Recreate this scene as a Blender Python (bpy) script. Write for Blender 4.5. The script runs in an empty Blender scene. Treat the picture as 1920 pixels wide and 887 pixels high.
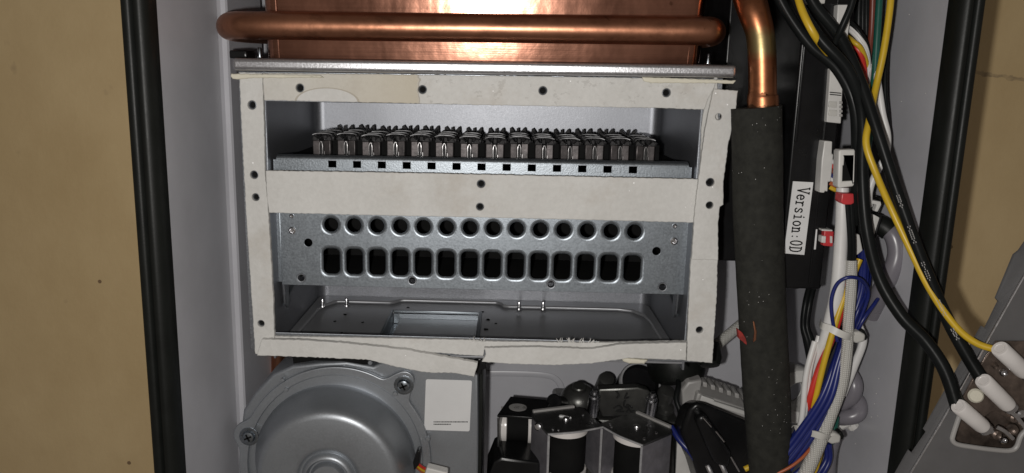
import bpy, bmesh, math, random
from mathutils import Vector, Matrix, geometry
random.seed(7)
SC = bpy.context.scene
COL = SC.collection
S = 0.001                                   # everything below is written in millimetres
V = Vector

# ------------------------------------------------------------------ camera
PITCH, YAW, ROLL = math.radians(-11.335), math.radians(-2.147), math.radians(0.865)
FPX, PPX, PPY = 1450.0, 889.4, 435.5
CAM = V((0, -362, 0))
_f = V((math.sin(YAW)*math.cos(PITCH), math.cos(YAW)*math.cos(PITCH), math.sin(PITCH)))
_r = _f.cross(V((0, 0, 1))).normalized(); _u = _r.cross(_f)
_c, _s = math.cos(ROLL), math.sin(ROLL)
RX, UY = _c*_r + _s*_u, -_s*_r + _c*_u
cd = bpy.data.cameras.new('camera'); cam = bpy.data.objects.new('camera', cd); COL.objects.link(cam)
cam.matrix_world = Matrix(((RX.x, UY.x, -_f.x, CAM.x*S), (RX.y, UY.y, -_f.y, CAM.y*S), (RX.z, UY.z, -_f.z, CAM.z*S), (0, 0, 0, 1)))
cd.sensor_width = 36; cd.lens = FPX/1920*36
cd.shift_x = (960-PPX)/1920; cd.shift_y = (PPY-443.5)/1920
cd.clip_start = 0.01; cd.clip_end = 20
SC.camera = cam

# ------------------------------------------------------------------ light
w = bpy.data.worlds.new('World'); SC.world = w; w.use_nodes = True
bg = w.node_tree.nodes['Background']; bg.inputs[0].default_value = (1.0, 0.88, 0.78, 1); bg.inputs[1].default_value = 0.12
ld = bpy.data.lights.new('phone_flash', 'SPOT'); ld.spot_size = math.radians(165); ld.spot_blend = 1.0; ld.energy = 3.9; ld.shadow_soft_size = 0.004; ld.color = (1, 0.97, 0.93)
lo = bpy.data.objects.new('phone_flash', ld); COL.objects.link(lo); lo.location = V((-20, -366, -10))*S; lo.rotation_euler = cam.matrix_world.to_euler()
SC.view_settings.view_transform = 'Standard'; SC.view_settings.look = 'None'
SC.view_settings.exposure = 0.0; SC.view_settings.gamma = 1.0

# ------------------------------------------------------------------ helpers
def ray(px, py): return (RX*((px-PPX)/FPX) + UY*(-(py-PPY)/FPX) + _f)
def P(px, py, Y):
    d = ray(px, py); return CAM + d*((Y-CAM.y)/d.y)
def PZ(px, py, z):
    d = ray(px, py); return CAM + d*((z-CAM.z)/d.z)
def mmpx(Y): return (Y+362)/FPX

ORG = {}
def mesh_of(bm, name, sharp=35):
    for v in bm.verts: v.co = v.co*S
    bmesh.ops.recalc_face_normals(bm, faces=bm.faces[:])
    me = bpy.data.meshes.new(name); bm.to_mesh(me); bm.free()
    me.set_sharp_from_angle(angle=math.radians(sharp))
    for p in me.polygons:
        p.use_smooth = p.material_index == 0; p.material_index = 0
    return me
def thing(name, label, cat, loc, group=None):
    o = bpy.data.objects.new(name, None); COL.objects.link(o); o.empty_display_size = 0.01
    loc = V(loc); o.location = loc*S; ORG[o.name] = loc.copy()
    o['label'] = label; o['category'] = cat
    if group: o['group'] = group
    return o
def part(name, bm, m, parent, label=None, sharp=35):
    org = ORG[parent.name]
    for v in bm.verts: v.co -= org
    me = mesh_of(bm, name, sharp); me.materials.append(m)
    o = bpy.data.objects.new(name, me); COL.objects.link(o); o.parent = parent
    ORG[o.name] = org
    if label: o['label'] = label
    return o
def solo(name, bm, m, label=None, cat=None, group=None, kind=None, sharp=35):
    lo_ = V((0, 0, 0)); n = 0
    for v in bm.verts: lo_ += v.co; n += 1
    lo_ /= max(n, 1)
    for v in bm.verts: v.co -= lo_
    me = mesh_of(bm, name, sharp); me.materials.append(m)
    o = bpy.data.objects.new(name, me); COL.objects.link(o); o.location = lo_*S
    ORG[o.name] = lo_
    if label: o['label'] = label
    if cat: o['category'] = cat
    if group: o['group'] = group
    if kind: o['kind'] = kind
    return o

def merge(dst, src):
    me = bpy.data.meshes.new('tmp'); src.to_mesh(me); src.free(); dst.from_mesh(me); bpy.data.meshes.remove(me)
def bevel_sharp(bm, b, seg=2, ang=40):
    es = [e for e in bm.edges if len(e.link_faces) == 2 and e.calc_face_angle(0) > math.radians(ang)]
    for f in bm.faces: f.material_index = 1          # flat sides stay flat, rounded edges are smooth
    if es and b > 0:
        r = bmesh.ops.bevel(bm, geom=es, offset=b, segments=seg, profile=0.5, affect='EDGES', material=0)
        for f in r['faces']: f.material_index = 0
def NB(): return bmesh.new()
def box(g, x0, x1, y0, y1, z0, z1, b=0.0, seg=2, M=None):
    t = bmesh.new(); bmesh.ops.create_cube(t, size=1)
    for v in t.verts: v.co = V(((x0+x1)/2+v.co.x*(x1-x0), (y0+y1)/2+v.co.y*(y1-y0), (z0+z1)/2+v.co.z*(z1-z0)))
    if b: bevel_sharp(t, b, seg)
    if M is not None: t.transform(M)
    merge(g, t); return g
def prism(g, pts, d, b=0.0, seg=2):
    """closed 3-D outline pushed along vector d"""
    t = bmesh.new(); a = [t.verts.new(p) for p in pts]; c = [t.verts.new(V(p)+V(d)) for p in pts]
    t.faces.new(a); t.faces.new(c[::-1]); n = len(pts)
    for i in range(n): t.faces.new((a[i], a[(i+1) % n], c[(i+1) % n], c[i]))
    bmesh.ops.recalc_face_normals(t, faces=t.faces[:])
    if b: bevel_sharp(t, b, seg)
    merge(g, t); return g
def catmull(pts, n=8):
    p = [V(q) for q in pts]
    if len(p) < 3: return [p[0].lerp(p[-1], i/n) for i in range(n+1)]
    q = [2*p[0]-p[1]] + p + [2*p[-1]-p[-2]]; out = []
    for i in range(1, len(q)-2):
        a, b_, c, d = q[i-1], q[i], q[i+1], q[i+2]
        for k in range(n):
            t = k/n
            out.append(0.5*((2*b_)+(c-a)*t+(2*a-5*b_+4*c-d)*t*t+(3*b_-a-3*c+d)*t**3))
    out.append(p[-1]); return out
def tube(g, pts, r, n=12, sm=8, flat=1.0, cap=True, closed=False, raw=False):
    """r: number or list over control points; flat squeezes the section along depth (Y)"""
    path = [V(q) for q in pts] if raw else catmull(pts, sm)
    m = len(path)
    def rad(i):
        if not hasattr(r, '__len__'): return r
        x = i/(m-1)*(len(r)-1); k = min(int(x), len(r)-2); return r[k]+(r[k+1]-r[k])*(x-k)
    rings = []; prev = None
    for i, p in enumerate(path):
        if closed: t = path[(i+1) % m]-path[i-1]
        else: t = path[min(i+1, m-1)]-path[max(i-1, 0)]
        t.normalize()
        if prev is None:
            a = t.cross(V((0, 1, 0)))
            if a.length < 1e-3: a = t.cross(V((1, 0, 0)))
        else: a = prev - t*prev.dot(t)
        a.normalize(); prev = a; b_ = t.cross(a)
        rr = rad(i)
        rings.append([g.verts.new(p + a*rr*math.cos(2*math.pi*k/n) + b_*rr*flat*math.sin(2*math.pi*k/n)) for k in range(n)])
    R_ = range(m if closed else m-1)
    for i in R_:
        j = (i+1) % m
        for k in range(n): g.faces.new((rings[i][k], rings[i][(k+1) % n], rings[j][(k+1) % n], rings[j][k]))
    if cap and not closed: g.faces.new(rings[0][::-1]); g.faces.new(rings[-1])
    return g
def lathe(g, o, axis, prof, n=40, sx=1.0):
    """prof: (radius, height along axis)"""
    axis = V(axis).normalized(); a = axis.cross(V((0, 0, 1)))
    if a.length < 1e-3: a = axis.cross(V((1, 0, 0)))
    a.normalize(); b_ = axis.cross(a); o = V(o); rings = []
    for r, h in prof:
        if r < 1e-6: rings.append([g.verts.new(o+axis*h)])
        else: rings.append([g.verts.new(o+axis*h+a*r*math.cos(2*math.pi*k/n)+b_*r*math.sin(2*math.pi*k/n)) for k in range(n)])
    for A, B in zip(rings, rings[1:]):
        for k in range(n):
            k2 = (k+1) % n
            if len(A) == 1 and len(B) == 1: continue
            if len(A) == 1: g.faces.new((A[0], B[k], B[k2]))
            elif len(B) == 1: g.faces.new((A[k], A[k2], B[0]))
            else: g.faces.new((A[k], A[k2], B[k2], B[k]))
    return g
def rrect(w, h, c, n=6):
    out = []
    for cx, cy, a0 in ((w-c, h-c, 0), (-w+c, h-c, 90), (-w+c, -h+c, 180), (w-c, -h+c, 270)):
        for k in range(n+1):
            a = math.radians(a0+90*k/n); out.append((cx+c*math.cos(a), cy+c*math.sin(a)))
    return out
def circ(r, n=24): return [(r*math.cos(2*math.pi*k/n), r*math.sin(2*math.pi*k/n)) for k in range(n)]
def plate(outline, holes, Y, th, b=0.0, seg=2):
    """sheet in the XZ plane: outline / holes are lists of (x, z); front face at Y, back at Y+th; returns a bmesh"""
    cu = bpy.data.curves.new('tmp', 'CURVE'); cu.dimensions = '2D'; cu.fill_mode = 'BOTH'
    cu.extrude = max(th/2-b, 0.001); cu.bevel_depth = b; cu.bevel_resolution = seg; cu.offset = -b
    for loop in [outline]+list(holes):
        sp = cu.splines.new('POLY'); sp.points.add(len(loop)-1); sp.use_cyclic_u = True
        for q, (x, z) in zip(sp.points, loop): q.co = (x, z, 0, 1)
    o = bpy.data.objects.new('tmp', cu); COL.objects.link(o)
    dg = bpy.context.evaluated_depsgraph_get(); me = bpy.data.meshes.new_from_object(o.evaluated_get(dg))
    bm = bmesh.new(); bm.from_mesh(me); bpy.data.meshes.remove(me)
    bpy.data.objects.remove(o); bpy.data.curves.remove(cu)
    for v in bm.verts: x, z, q = v.co; v.co = V((x, Y+th/2-q, z))
    bmesh.ops.remove_doubles(bm, verts=bm.verts[:], dist=1e-4)
    bm.normal_update()
    for f in bm.faces: f.material_index = 1 if abs(f.normal.y) > .999 else 0
    return bm
def pxz(pts, Y): return [(P(x, y, Y).x, P(x, y, Y).z) for x, y in pts]
def ragged(loop, step=1.1, j=0.16, rnd=random):
    """resample an outline and let its edge wander a little"""
    out = []; n = len(loop)
    for i in range(n):
        a, b_ = V(loop[i]), V(loop[(i+1) % n]); L = (b_-a).length; k = max(1, int(L/step))
        for q in range(k):
            p = a.lerp(b_, q/k); nrm = V((-(b_-a).y, (b_-a).x)).normalized()
            p = p + nrm*rnd.uniform(-j, j); out.append((p.x, p.y))
    return out

# ------------------------------------------------------------------ materials
def new_mat(name):
    m = bpy.data.materials.new(name); m.use_nodes = True; nt = m.node_tree
    return m, nt, nt.nodes['Principled BSDF']
def N(nt, t, **kw):
    n = nt.nodes.new(t)
    for k, v in kw.items(): setattr(n, k, v)
    return n
def coords(nt, scale=(1, 1, 1)):
    g = N(nt, 'ShaderNodeNewGeometry'); mp = N(nt, 'ShaderNodeMapping'); mp.inputs['Scale'].default_value = scale
    nt.links.new(g.outputs['Position'], mp.inputs['Vector']); return mp.outputs['Vector']
def noise(nt, vec, scale, detail=4, rough=0.6):
    n = N(nt, 'ShaderNodeTexNoise'); n.inputs['Scale'].default_value = scale; n.inputs['Detail'].default_value = detail
    n.inputs['Roughness'].default_value = rough; nt.links.new(vec, n.inputs['Vector']); return n.outputs['Fac']
def ramp(nt, fac, stops):
    r = N(nt, 'ShaderNodeValToRGB'); e = r.color_ramp.elements
    while len(e) < len(stops): e.new(0.5)
    for q, (p, c) in zip(e, stops): q.position = p; q.color = (*c, 1) if hasattr(c, '__len__') else (c, c, c, 1)
    nt.links.new(fac, r.inputs['Fac']); return r.outputs['Color']
def mix(nt, fac, a, b_, mode='MIX'):
    m = N(nt, 'ShaderNodeMix', data_type='RGBA', blend_type=mode)
    for s, v in ((m.inputs[0], fac), (m.inputs[6], a), (m.inputs[7], b_)):
        if hasattr(v, 'links'): nt.links.new(v, s)
        elif hasattr(v, '__len__'): s.default_value = (*v, 1) if len(v) == 3 else v
        else: s.default_value = v if s.type == 'VALUE' else (v, v, v, 1)
    return m.outputs[2]
def math_(nt, op, a, b_=0.0, clamp=False):
    m = N(nt, 'ShaderNodeMath', operation=op); m.use_clamp = clamp
    for s, v in ((m.inputs[0], a), (m.inputs[1], b_)):
        if hasattr(v, 'links'): nt.links.new(v, s)
        else: s.default_value = v
    return m.outputs[0]
def bump(nt, bsdf, h, strength=0.4, dist=0.0004, prev=None):
    b_ = N(nt, 'ShaderNodeBump'); b_.inputs['Strength'].default_value = strength; b_.inputs['Distance'].default_value = dist
    nt.links.new(h, b_.inputs['Height'])
    if prev: nt.links.new(prev, b_.inputs['Normal'])
    nt.links.new(b_.outputs['Normal'], bsdf.inputs['Normal']); return b_.outputs['Normal']

def simple(name, c, rough=0.5, metal=0.0, var=0.12, vs=60, bs=0.0, bsc=900, bd=0.0002, spec=0.5, rv=0.1, stretch=(1, 1, 1), dust_sparkle=0.0):
    m, nt, b = new_mat(name); vec = coords(nt, stretch)
    n1 = noise(nt, vec, vs, 5)
    lo_c = [x*(1-var*2) for x in c]; hi = [min(1, x*(1+var*2)) for x in c]
    col = ramp(nt, n1, [(0.25, lo_c), (0.75, hi)])
    if dust_sparkle:
        vo = N(nt, 'ShaderNodeTexVoronoi'); vo.inputs['Scale'].default_value = 620; nt.links.new(coords(nt), vo.inputs['Vector'])
        n3 = noise(nt, coords(nt), 45, 3)
        k = math_(nt, 'MULTIPLY', math_(nt, 'LESS_THAN', vo.outputs['Distance'], 0.085), math_(nt, 'GREATER_THAN', n3, 0.55))
        col = mix(nt, math_(nt, 'MULTIPLY', k, dust_sparkle), col, (0.75, 0.74, 0.72))  # pale specks: dust on the enamel, painted sparkles on the foam
    nt.links.new(col, b.inputs['Base Color'])
    n2 = noise(nt, vec, vs*2.3, 4)
    rr = N(nt, 'ShaderNodeMapRange'); rr.inputs['To Min'].default_value = max(0.02, rough-rv); rr.inputs['To Max'].default_value = min(1, rough+rv)
    nt.links.new(n2, rr.inputs['Value']); nt.links.new(rr.outputs['Result'], b.inputs['Roughness'])
    b.inputs['Metallic'].default_value = metal
    b.inputs['Specular IOR Level'].default_value = spec
    if bs: bump(nt, b, noise(nt, vec, bsc, 3), bs, bd)
    return m
def galv(name, c, rough=0.42, metal=0.85, grain=1800, amt=0.25, bs=0.25):
    m, nt, b = new_mat(name); vec = coords(nt)
    a = noise(nt, vec, grain, 3, 0.7); d = noise(nt, vec, 35, 4)
    col = mix(nt, 0.5, ramp(nt, a, [(0.3, [x*(1-amt) for x in c]), (0.7, [min(1, x*(1+amt)) for x in c])]),
              ramp(nt, d, [(0.3, [x*0.85 for x in c]), (0.7, [min(1, x*1.12) for x in c])]))
    # odd scratches
    sc = noise(nt, coords(nt, (40, 300, 900)), 1.0, 2)
    col = mix(nt, math_(nt, 'MULTIPLY', math_(nt, 'GREATER_THAN', sc, 0.74), 0.25), col, [min(1, x*1.5) for x in c])
    nt.links.new(col, b.inputs['Base Color'])
    rr = N(nt, 'ShaderNodeMapRange'); rr.inputs['To Min'].default_value = rough-0.1; rr.inputs['To Max'].default_value = rough+0.12
    nt.links.new(a, rr.inputs['Value']); nt.links.new(rr.outputs['Result'], b.inputs['Roughness'])
    b.inputs['Metallic'].default_value = metal
    bump(nt, b, a, bs, 0.0002); return m
def copper(name, c=(0.52, 0.25, 0.145), rough=0.3, brushed=True):
    m, nt, b = new_mat(name)
    st = noise(nt, coords(nt, (12, 300, 900) if brushed else (60, 200, 60)), 1.0 if brushed else 3, 5)
    big = noise(nt, coords(nt), 28, 5); mid = noise(nt, coords(nt), 130, 5)
    dk = [x*0.62 for x in c]
    col = mix(nt, 0.55, ramp(nt, st, [(0.3, dk), (0.7, c)]), ramp(nt, big, [(0.3, dk), (0.65, [min(1, x*1.12) for x in c])]))
    if not brushed: col = mix(nt, ramp(nt, noise(nt, coords(nt, (1, 1, 1.6)), 62, 6, 0.7), [(0.53, 0.0), (0.70, 0.6)]), col, (0.15, 0.068, 0.04))
    spots = math_(nt, 'MULTIPLY', math_(nt, 'GREATER_THAN', mid, 0.70), 0.6)
    col = mix(nt, spots, col, (0.16, 0.07, 0.04))
    nt.links.new(col, b.inputs['Base Color']); b.inputs['Metallic'].default_value = 1.0
    rr = N(nt, 'ShaderNodeMapRange'); rr.inputs['To Min'].default_value = rough-0.05; rr.inputs['To Max'].default_value = rough+0.10
    nt.links.new(big, rr.inputs['Value']); nt.links.new(rr.outputs['Result'], b.inputs['Roughness'])
    n1 = bump(nt, b, st, 0.22, 0.00012)
    n2 = bump(nt, b, mid, 0.2, 0.0003, n1)
    bump(nt, b, noise(nt, coords(nt, (1, 1, .5)), 40, 3), 0.2, 0.0018, n2)
    return m
def gasket(name, zones=False):
    m, nt, b = new_mat(name); vec = coords(nt)
    f1 = noise(nt, vec, 420, 5, 0.65); f2 = noise(nt, vec, 40, 5, 0.6)
    base = mix(nt, 0.5, ramp(nt, f1, [(0.3, (0.50, 0.494, 0.475)), (0.7, (0.61, 0.604, 0.585))]),
               ramp(nt, f2, [(0.3, (0.49, 0.48, 0.455)), (0.65, (0.61, 0.604, 0.585))]))
    if zones:
        g = N(nt, 'ShaderNodeNewGeometry'); sp = N(nt, 'ShaderNodeSeparateXYZ'); nt.links.new(g.outputs['Position'], sp.inputs[0])
        wob = math_(nt, 'MULTIPLY', math_(nt, 'SUBTRACT', noise(nt, vec, 90, 4), 0.5), 0.006)
        x = math_(nt, 'ADD', sp.outputs['X'], wob); z = sp.outputs['Z']
        xe = P(786, 168, 0).x*S
        left = math_(nt, 'MULTIPLY', math_(nt, 'SUBTRACT', xe, x), 1500, True)      # 1 left of the tide mark
        c0 = P(613, 192, 0)
        dx = math_(nt, 'DIVIDE', math_(nt, 'SUBTRACT', sp.outputs['X'], c0.x*S), 0.0148)
        dz = math_(nt, 'DIVIDE', math_(nt, 'SUBTRACT', z, c0.z*S), 0.0066)
        rr = math_(nt, 'SQRT', math_(nt, 'ADD', math_(nt, 'MULTIPLY', dx, dx), math_(nt, 'MULTIPLY', dz, dz)))
        arc = math_(nt, 'MULTIPLY', math_(nt, 'SUBTRACT', 1.0, rr), 30, True)
        line = math_(nt, 'LESS_THAN', math_(nt, 'ABSOLUTE', math_(nt, 'SUBTRACT', rr, 1.0)), 0.035)
        tide = math_(nt, 'LESS_THAN', math_(nt, 'ABSOLUTE', math_(nt, 'SUBTRACT', x, xe)), 0.0003)
        warm = math_(nt, 'MULTIPLY', left, ramp(nt, math_(nt, 'MULTIPLY', math_(nt, 'SUBTRACT', sp.outputs['X'], P(520, 168, 0).x*S), 16.0), [(0.0, 0.25), (1.0, 1.0)]))
        warm = math_(nt, 'MULTIPLY', warm, math_(nt, 'SUBTRACT', 1.0, arc))
        base = mix(nt, math_(nt, 'MULTIPLY', warm, 0.75), base, (0.49, 0.44, 0.34))
        base = mix(nt, math_(nt, 'MULTIPLY', math_(nt, 'MAXIMUM', line, tide), 0.55), base, (0.30, 0.26, 0.2))
        right = math_(nt, 'SUBTRACT', 1.0, left)
        cr = noise(nt, coords(nt, (1, 1, 1.4)), 150, 6, 0.7)
        base = mix(nt, math_(nt, 'MULTIPLY', right, math_(nt, 'MULTIPLY', math_(nt, 'GREATER_THAN', cr, 0.6), 0.4)), base, (0.36, 0.35, 0.33))
    dirt = noise(nt, vec, 17, 6, 0.7)
    base = mix(nt, ramp(nt, dirt, [(0.54, 0.0), (0.74, 0.5)]), base, (0.36, 0.31, 0.25))
    vo = N(nt, 'ShaderNodeTexVoronoi'); vo.inputs['Scale'].default_value = 260; nt.links.new(vec, vo.inputs['Vector'])
    sparkle = math_(nt, 'MULTIPLY', math_(nt, 'LESS_THAN', vo.outputs['Distance'], 0.085), math_(nt, 'GREATER_THAN', noise(nt, vec, 60, 2), 0.6))
    base = mix(nt, sparkle, base, (0.95, 0.95, 0.95))  # glints put into the base colour as white specks
    nt.links.new(base, b.inputs['Base Color'])
    b.inputs['Roughness'].default_value = 0.85; b.inputs['Specular IOR Level'].default_value = 0.25
    n1 = bump(nt, b, f1, 0.5, 0.0005)
    bump(nt, b, noise(nt, vec, 110, 4), 0.5, 0.0008, n1)
    return m

M = {}
M['paint'] = simple('grey_enamel', (0.46, 0.46, 0.49), 0.36, var=0.05, vs=22, bs=0.06, bsc=700, rv=0.06, dust_sparkle=0.5)
M['rubber'] = simple('black_rubber', (0.006, 0.007, 0.006), 0.46, spec=0.3, var=0.15, vs=80, bs=0.2, bsc=1200, rv=0.08)
M['galv'] = galv('galvanised_steel', (0.29, 0.305, 0.33), 0.42, 0.92, grain=1400, amt=0.4, bs=0.3)
M['chamber'] = galv('chamber_steel', (0.25, 0.258, 0.28), 0.46, 0.9, grain=1300, amt=0.35, bs=0.22)
M['galv_dark'] = galv('zinc_plated_sheet', (0.26, 0.287, 0.315), 0.40, 0.9, grain=1200, amt=0.3, bs=0.2)
M['galv_can'] = galv('motor_steel', (0.34, 0.36, 0.385), 0.42, 0.75, grain=1300, amt=0.12, bs=0.1)
M['floor'] = galv('floor_pan_steel', (0.29, 0.295, 0.31), 0.38, 0.5, grain=1300, amt=0.12, bs=0.1)
M['rail'] = galv('rail_steel', (0.25, 0.275, 0.30), 0.42, 0.9, grain=1100, amt=0.4, bs=0.45)
M['tray'] = galv('tray_steel', (0.52, 0.52, 0.54), 0.34, 0.92, grain=1000, amt=0.25, bs=0.5)
M['dark_steel'] = simple('scaled_steel', (0.022, 0.021, 0.022), 0.6, 0.0, vs=500, var=0.3, bs=0.8, bsc=1200, bd=0.0005, spec=0.35)
M['dull_wire'] = simple('dull_steel_wire', (0.17, 0.17, 0.175), 0.5, 0.7, vs=400, var=0.25)
M['heat_steel'] = simple('heat_tinted_steel', (0.036, 0.031, 0.031), 0.4, 0.6, vs=260, var=0.3, bs=0.15)
M['bright_steel'] = simple('bright_steel', (0.72, 0.72, 0.74), 0.25, 1.0, vs=300, var=0.1)
M['staple'] = simple('worn_wire', (0.42, 0.41, 0.41), 0.35, 1.0, vs=500, var=0.2)
M['screw'] = simple('blued_screw', (0.30, 0.33, 0.36), 0.28, 1.0, vs=300, var=0.15)
M['copper'] = copper('brushed_copper', (0.46, 0.22, 0.15), rough=0.17)
M['copper_pipe'] = copper('copper_tube', (0.46, 0.21, 0.125), 0.33, False)
M['gasket'] = gasket('ceramic_fibre'); M['gasket_top'] = gasket('ceramic_fibre_stained', True)
M['cream'] = simple('cream_sealant', (0.60, 0.57, 0.47), 0.6, var=0.05, vs=90, bs=0.2)
M['black'] = simple('black_plastic', (0.007, 0.007, 0.0075), 0.30, spec=0.3, var=0.2, vs=60, bs=0.08, bsc=1500, rv=0.07)
M['soot_shade'] = simple('soot_shade_black', (0.008, 0.008, 0.008), 0.9, var=0.2, spec=0.1)  # flat black: soot flecks, black parts, and shade painted into holes and gaps
M['foam'] = simple('black_foam', (0.020, 0.020, 0.017), 0.85, var=0.2, vs=250, bs=0.5, bsc=2600, bd=0.0003, spec=0.25, dust_sparkle=0.8)
M['pvc_black'] = simple('black_cable_jacket', (0.008, 0.009, 0.009), 0.36, spec=0.12, var=0.2, vs=60, bs=0.15, bsc=500)
M['pvc_yellow'] = simple('yellow_wire_jacket', (0.55, 0.36, 0.02), 0.4, var=0.08)
M['pvc_red'] = simple('red_wire_jacket', (0.50, 0.03, 0.02), 0.4, var=0.08)
M['pvc_orange'] = simple('orange_wire_jacket', (0.36, 0.09, 0.03), 0.4, var=0.08)
M['pvc_blue'] = simple('blue_wire_jacket', (0.010, 0.017, 0.125), 0.35, var=0.1)
M['pvc_white'] = simple('white_wire_jacket', (0.62, 0.61, 0.60), 0.42, var=0.05)
M['pvc_green'] = simple('green_wire_jacket', (0.01, 0.08, 0.06), 0.35, var=0.1)
M['pvc_brown'] = simple('brown_wire_jacket', (0.16, 0.035, 0.02), 0.4, var=0.1)
M['pvc_grey'] = simple('grey_hose', (0.17, 0.16, 0.18), 0.3, var=0.06)
M['red_paint'] = simple('dried_red_paint', (0.24, 0.02, 0.015), 0.6, var=0.3, vs=400)
M['white'] = simple('white_plastic', (0.58, 0.57, 0.55), 0.45, var=0.05, vs=90)
M['nylon'] = simple('cloudy_nylon', (0.50, 0.49, 0.46), 0.4, var=0.06)
M['redplastic'] = simple('red_plastic', (0.50, 0.04, 0.045), 0.4, var=0.08)
M['paper'] = simple('label_paper', (0.66, 0.66, 0.66), 0.5, var=0.03, vs=40)
M['ink'] = simple('black_ink', (0.01, 0.01, 0.01), 0.5)
M['cast'] = simple('cast_alloy', (0.10, 0.10, 0.095), 0.36, 0.75, vs=120, var=0.15, bs=0.2, bsc=1500)
M['nickel'] = simple('nickel_bracket', (0.15, 0.15, 0.15), 0.3, 0.9, vs=200, var=0.15)
M['side'] = simple('lit_bracket_side', (0.27, 0.26, 0.285), 0.42, 0.6, vs=160, var=0.12)  # bracket metal again, lightened so its sides look lit
M['edge'] = simple('lit_steel_edge', (0.45, 0.45, 0.46), 0.35, 0.4, vs=300, var=0.15)  # pale steel that puts light on edges and rims into the colour
M['ceramic'] = simple('glazed_ceramic', (0.70, 0.67, 0.65), 0.22, var=0.04, vs=80)
M['brown_metal'] = simple('tarnished_plate', (0.16, 0.125, 0.105), 0.42, 0.7, vs=150, var=0.35, bs=0.4, bsc=400)
M['cover'] = simple('grey_cover_steel', (0.19, 0.188, 0.192), 0.45, 0.5, vs=60, var=0.06, bs=0.1, bsc=1200)
M['grey_pl'] = simple('grey_plastic', (0.34, 0.33, 0.32), 0.45, var=0.06)

def braid_mat():
    m, nt, b = new_mat('white_braid'); g = coords(nt, (1, 1, 1))
    w1 = N(nt, 'ShaderNodeTexWave'); w1.inputs['Scale'].default_value = 330; w1.bands_direction = 'Z'; w1.inputs['Distortion'].default_value = 1.2; w1.inputs['Detail Scale'].default_value = 3
    w2 = N(nt, 'ShaderNodeTexWave'); w2.inputs['Scale'].default_value = 330; w2.bands_direction = 'X'; w2.inputs['Distortion'].default_value = 0.6
    nt.links.new(g, w1.inputs['Vector']); nt.links.new(g, w2.inputs['Vector'])
    h = math_(nt, 'MULTIPLY', w1.outputs['Fac'], w2.outputs['Fac'])
    nt.links.new(ramp(nt, h, [(0.0, (0.40, 0.39, 0.36)), (0.6, (0.62, 0.61, 0.58))]), b.inputs['Base Color'])
    b.inputs['Roughness'].default_value = 0.7; bump(nt, b, h, 0.8, 0.0004); return m
M['braid'] = braid_mat()
def wall_mat():
    m, nt, b = new_mat('beige_wall_paint'); vec = coords(nt)
    big = noise(nt, vec, 6, 7, 0.66); mid = noise(nt, coords(nt, (1, 1, 0.6)), 30, 5, 0.6)
    col = mix(nt, 0.5, ramp(nt, big, [(0.3, (0.49, 0.355, 0.18)), (0.7, (0.67, 0.515, 0.295))]), ramp(nt, mid, [(0.3, (0.54, 0.40, 0.21)), (0.7, (0.63, 0.485, 0.265))]))
    st = noise(nt, coords(nt, (1, 1, 1)), 55, 3, 0.5)
    col = mix(nt, ramp(nt, st, [(0.70, 0.0), (0.80, 0.5)]), col, (0.34, 0.25, 0.15))
    sp = N(nt, 'ShaderNodeSeparateXYZ'); nt.links.new(vec, sp.inputs[0])
    # scuff on the right and one dark fleck on the left
    a = P(1872, 143, 132)
    wob = math_(nt, 'MULTIPLY', math_(nt, 'SUBTRACT', noise(nt, vec, 160, 3), 0.5), 0.006)
    dz = math_(nt, 'ABSOLUTE', math_(nt, 'ADD', math_(nt, 'ADD', math_(nt, 'SUBTRACT', sp.outputs['Z'], a.z*S), wob), math_(nt, 'MULTIPLY', math_(nt, 'SUBTRACT', sp.outputs['X'], a.x*S), 0.14)))
    dx = math_(nt, 'ABSOLUTE', math_(nt, 'SUBTRACT', sp.outputs['X'], a.x*S))
    k = math_(nt, 'MULTIPLY', math_(nt, 'MULTIPLY', math_(nt, 'LESS_THAN', dz, 0.0013), math_(nt, 'LESS_THAN', dx, 0.03)), ramp(nt, noise(nt, vec, 120, 3), [(0.35, 0.1), (0.6, 0.65)]))
    col = mix(nt, k, col, (0.13, 0.10, 0.08))
    q = P(187, 528, 132)
    for qq, rad in ((q, 0.0013), (P(242, 868, 132), 0.0014), (P(1783, 463, 132), 0.0012)):
        d1 = math_(nt, 'SUBTRACT', sp.outputs['X'], qq.x*S); d2 = math_(nt, 'SUBTRACT', sp.outputs['Z'], qq.z*S)
        rr = math_(nt, 'SQRT', math_(nt, 'ADD', math_(nt, 'MULTIPLY', d1, d1), math_(nt, 'MULTIPLY', d2, d2)))
        col = mix(nt, math_(nt, 'MULTIPLY', math_(nt, 'LESS_THAN', rr, rad), 0.75), col, (0.10, 0.05, 0.03))
    nt.links.new(col, b.inputs['Base Color']); b.inputs['Roughness'].default_value = 0.55; b.inputs['Specular IOR Level'].default_value = 0.3
    n1 = bump(nt, b, noise(nt, vec, 320, 5), 0.3, 0.0005); bump(nt, b, mid, 0.4, 0.002, n1); return m
M['wall'] = wall_mat()

# ------------------------------------------------------------------ wall
g = NB(); box(g, -1300, 1300, 132, 170, -1000, 900); solo('wall', g, M['wall'], kind='structure')

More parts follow.
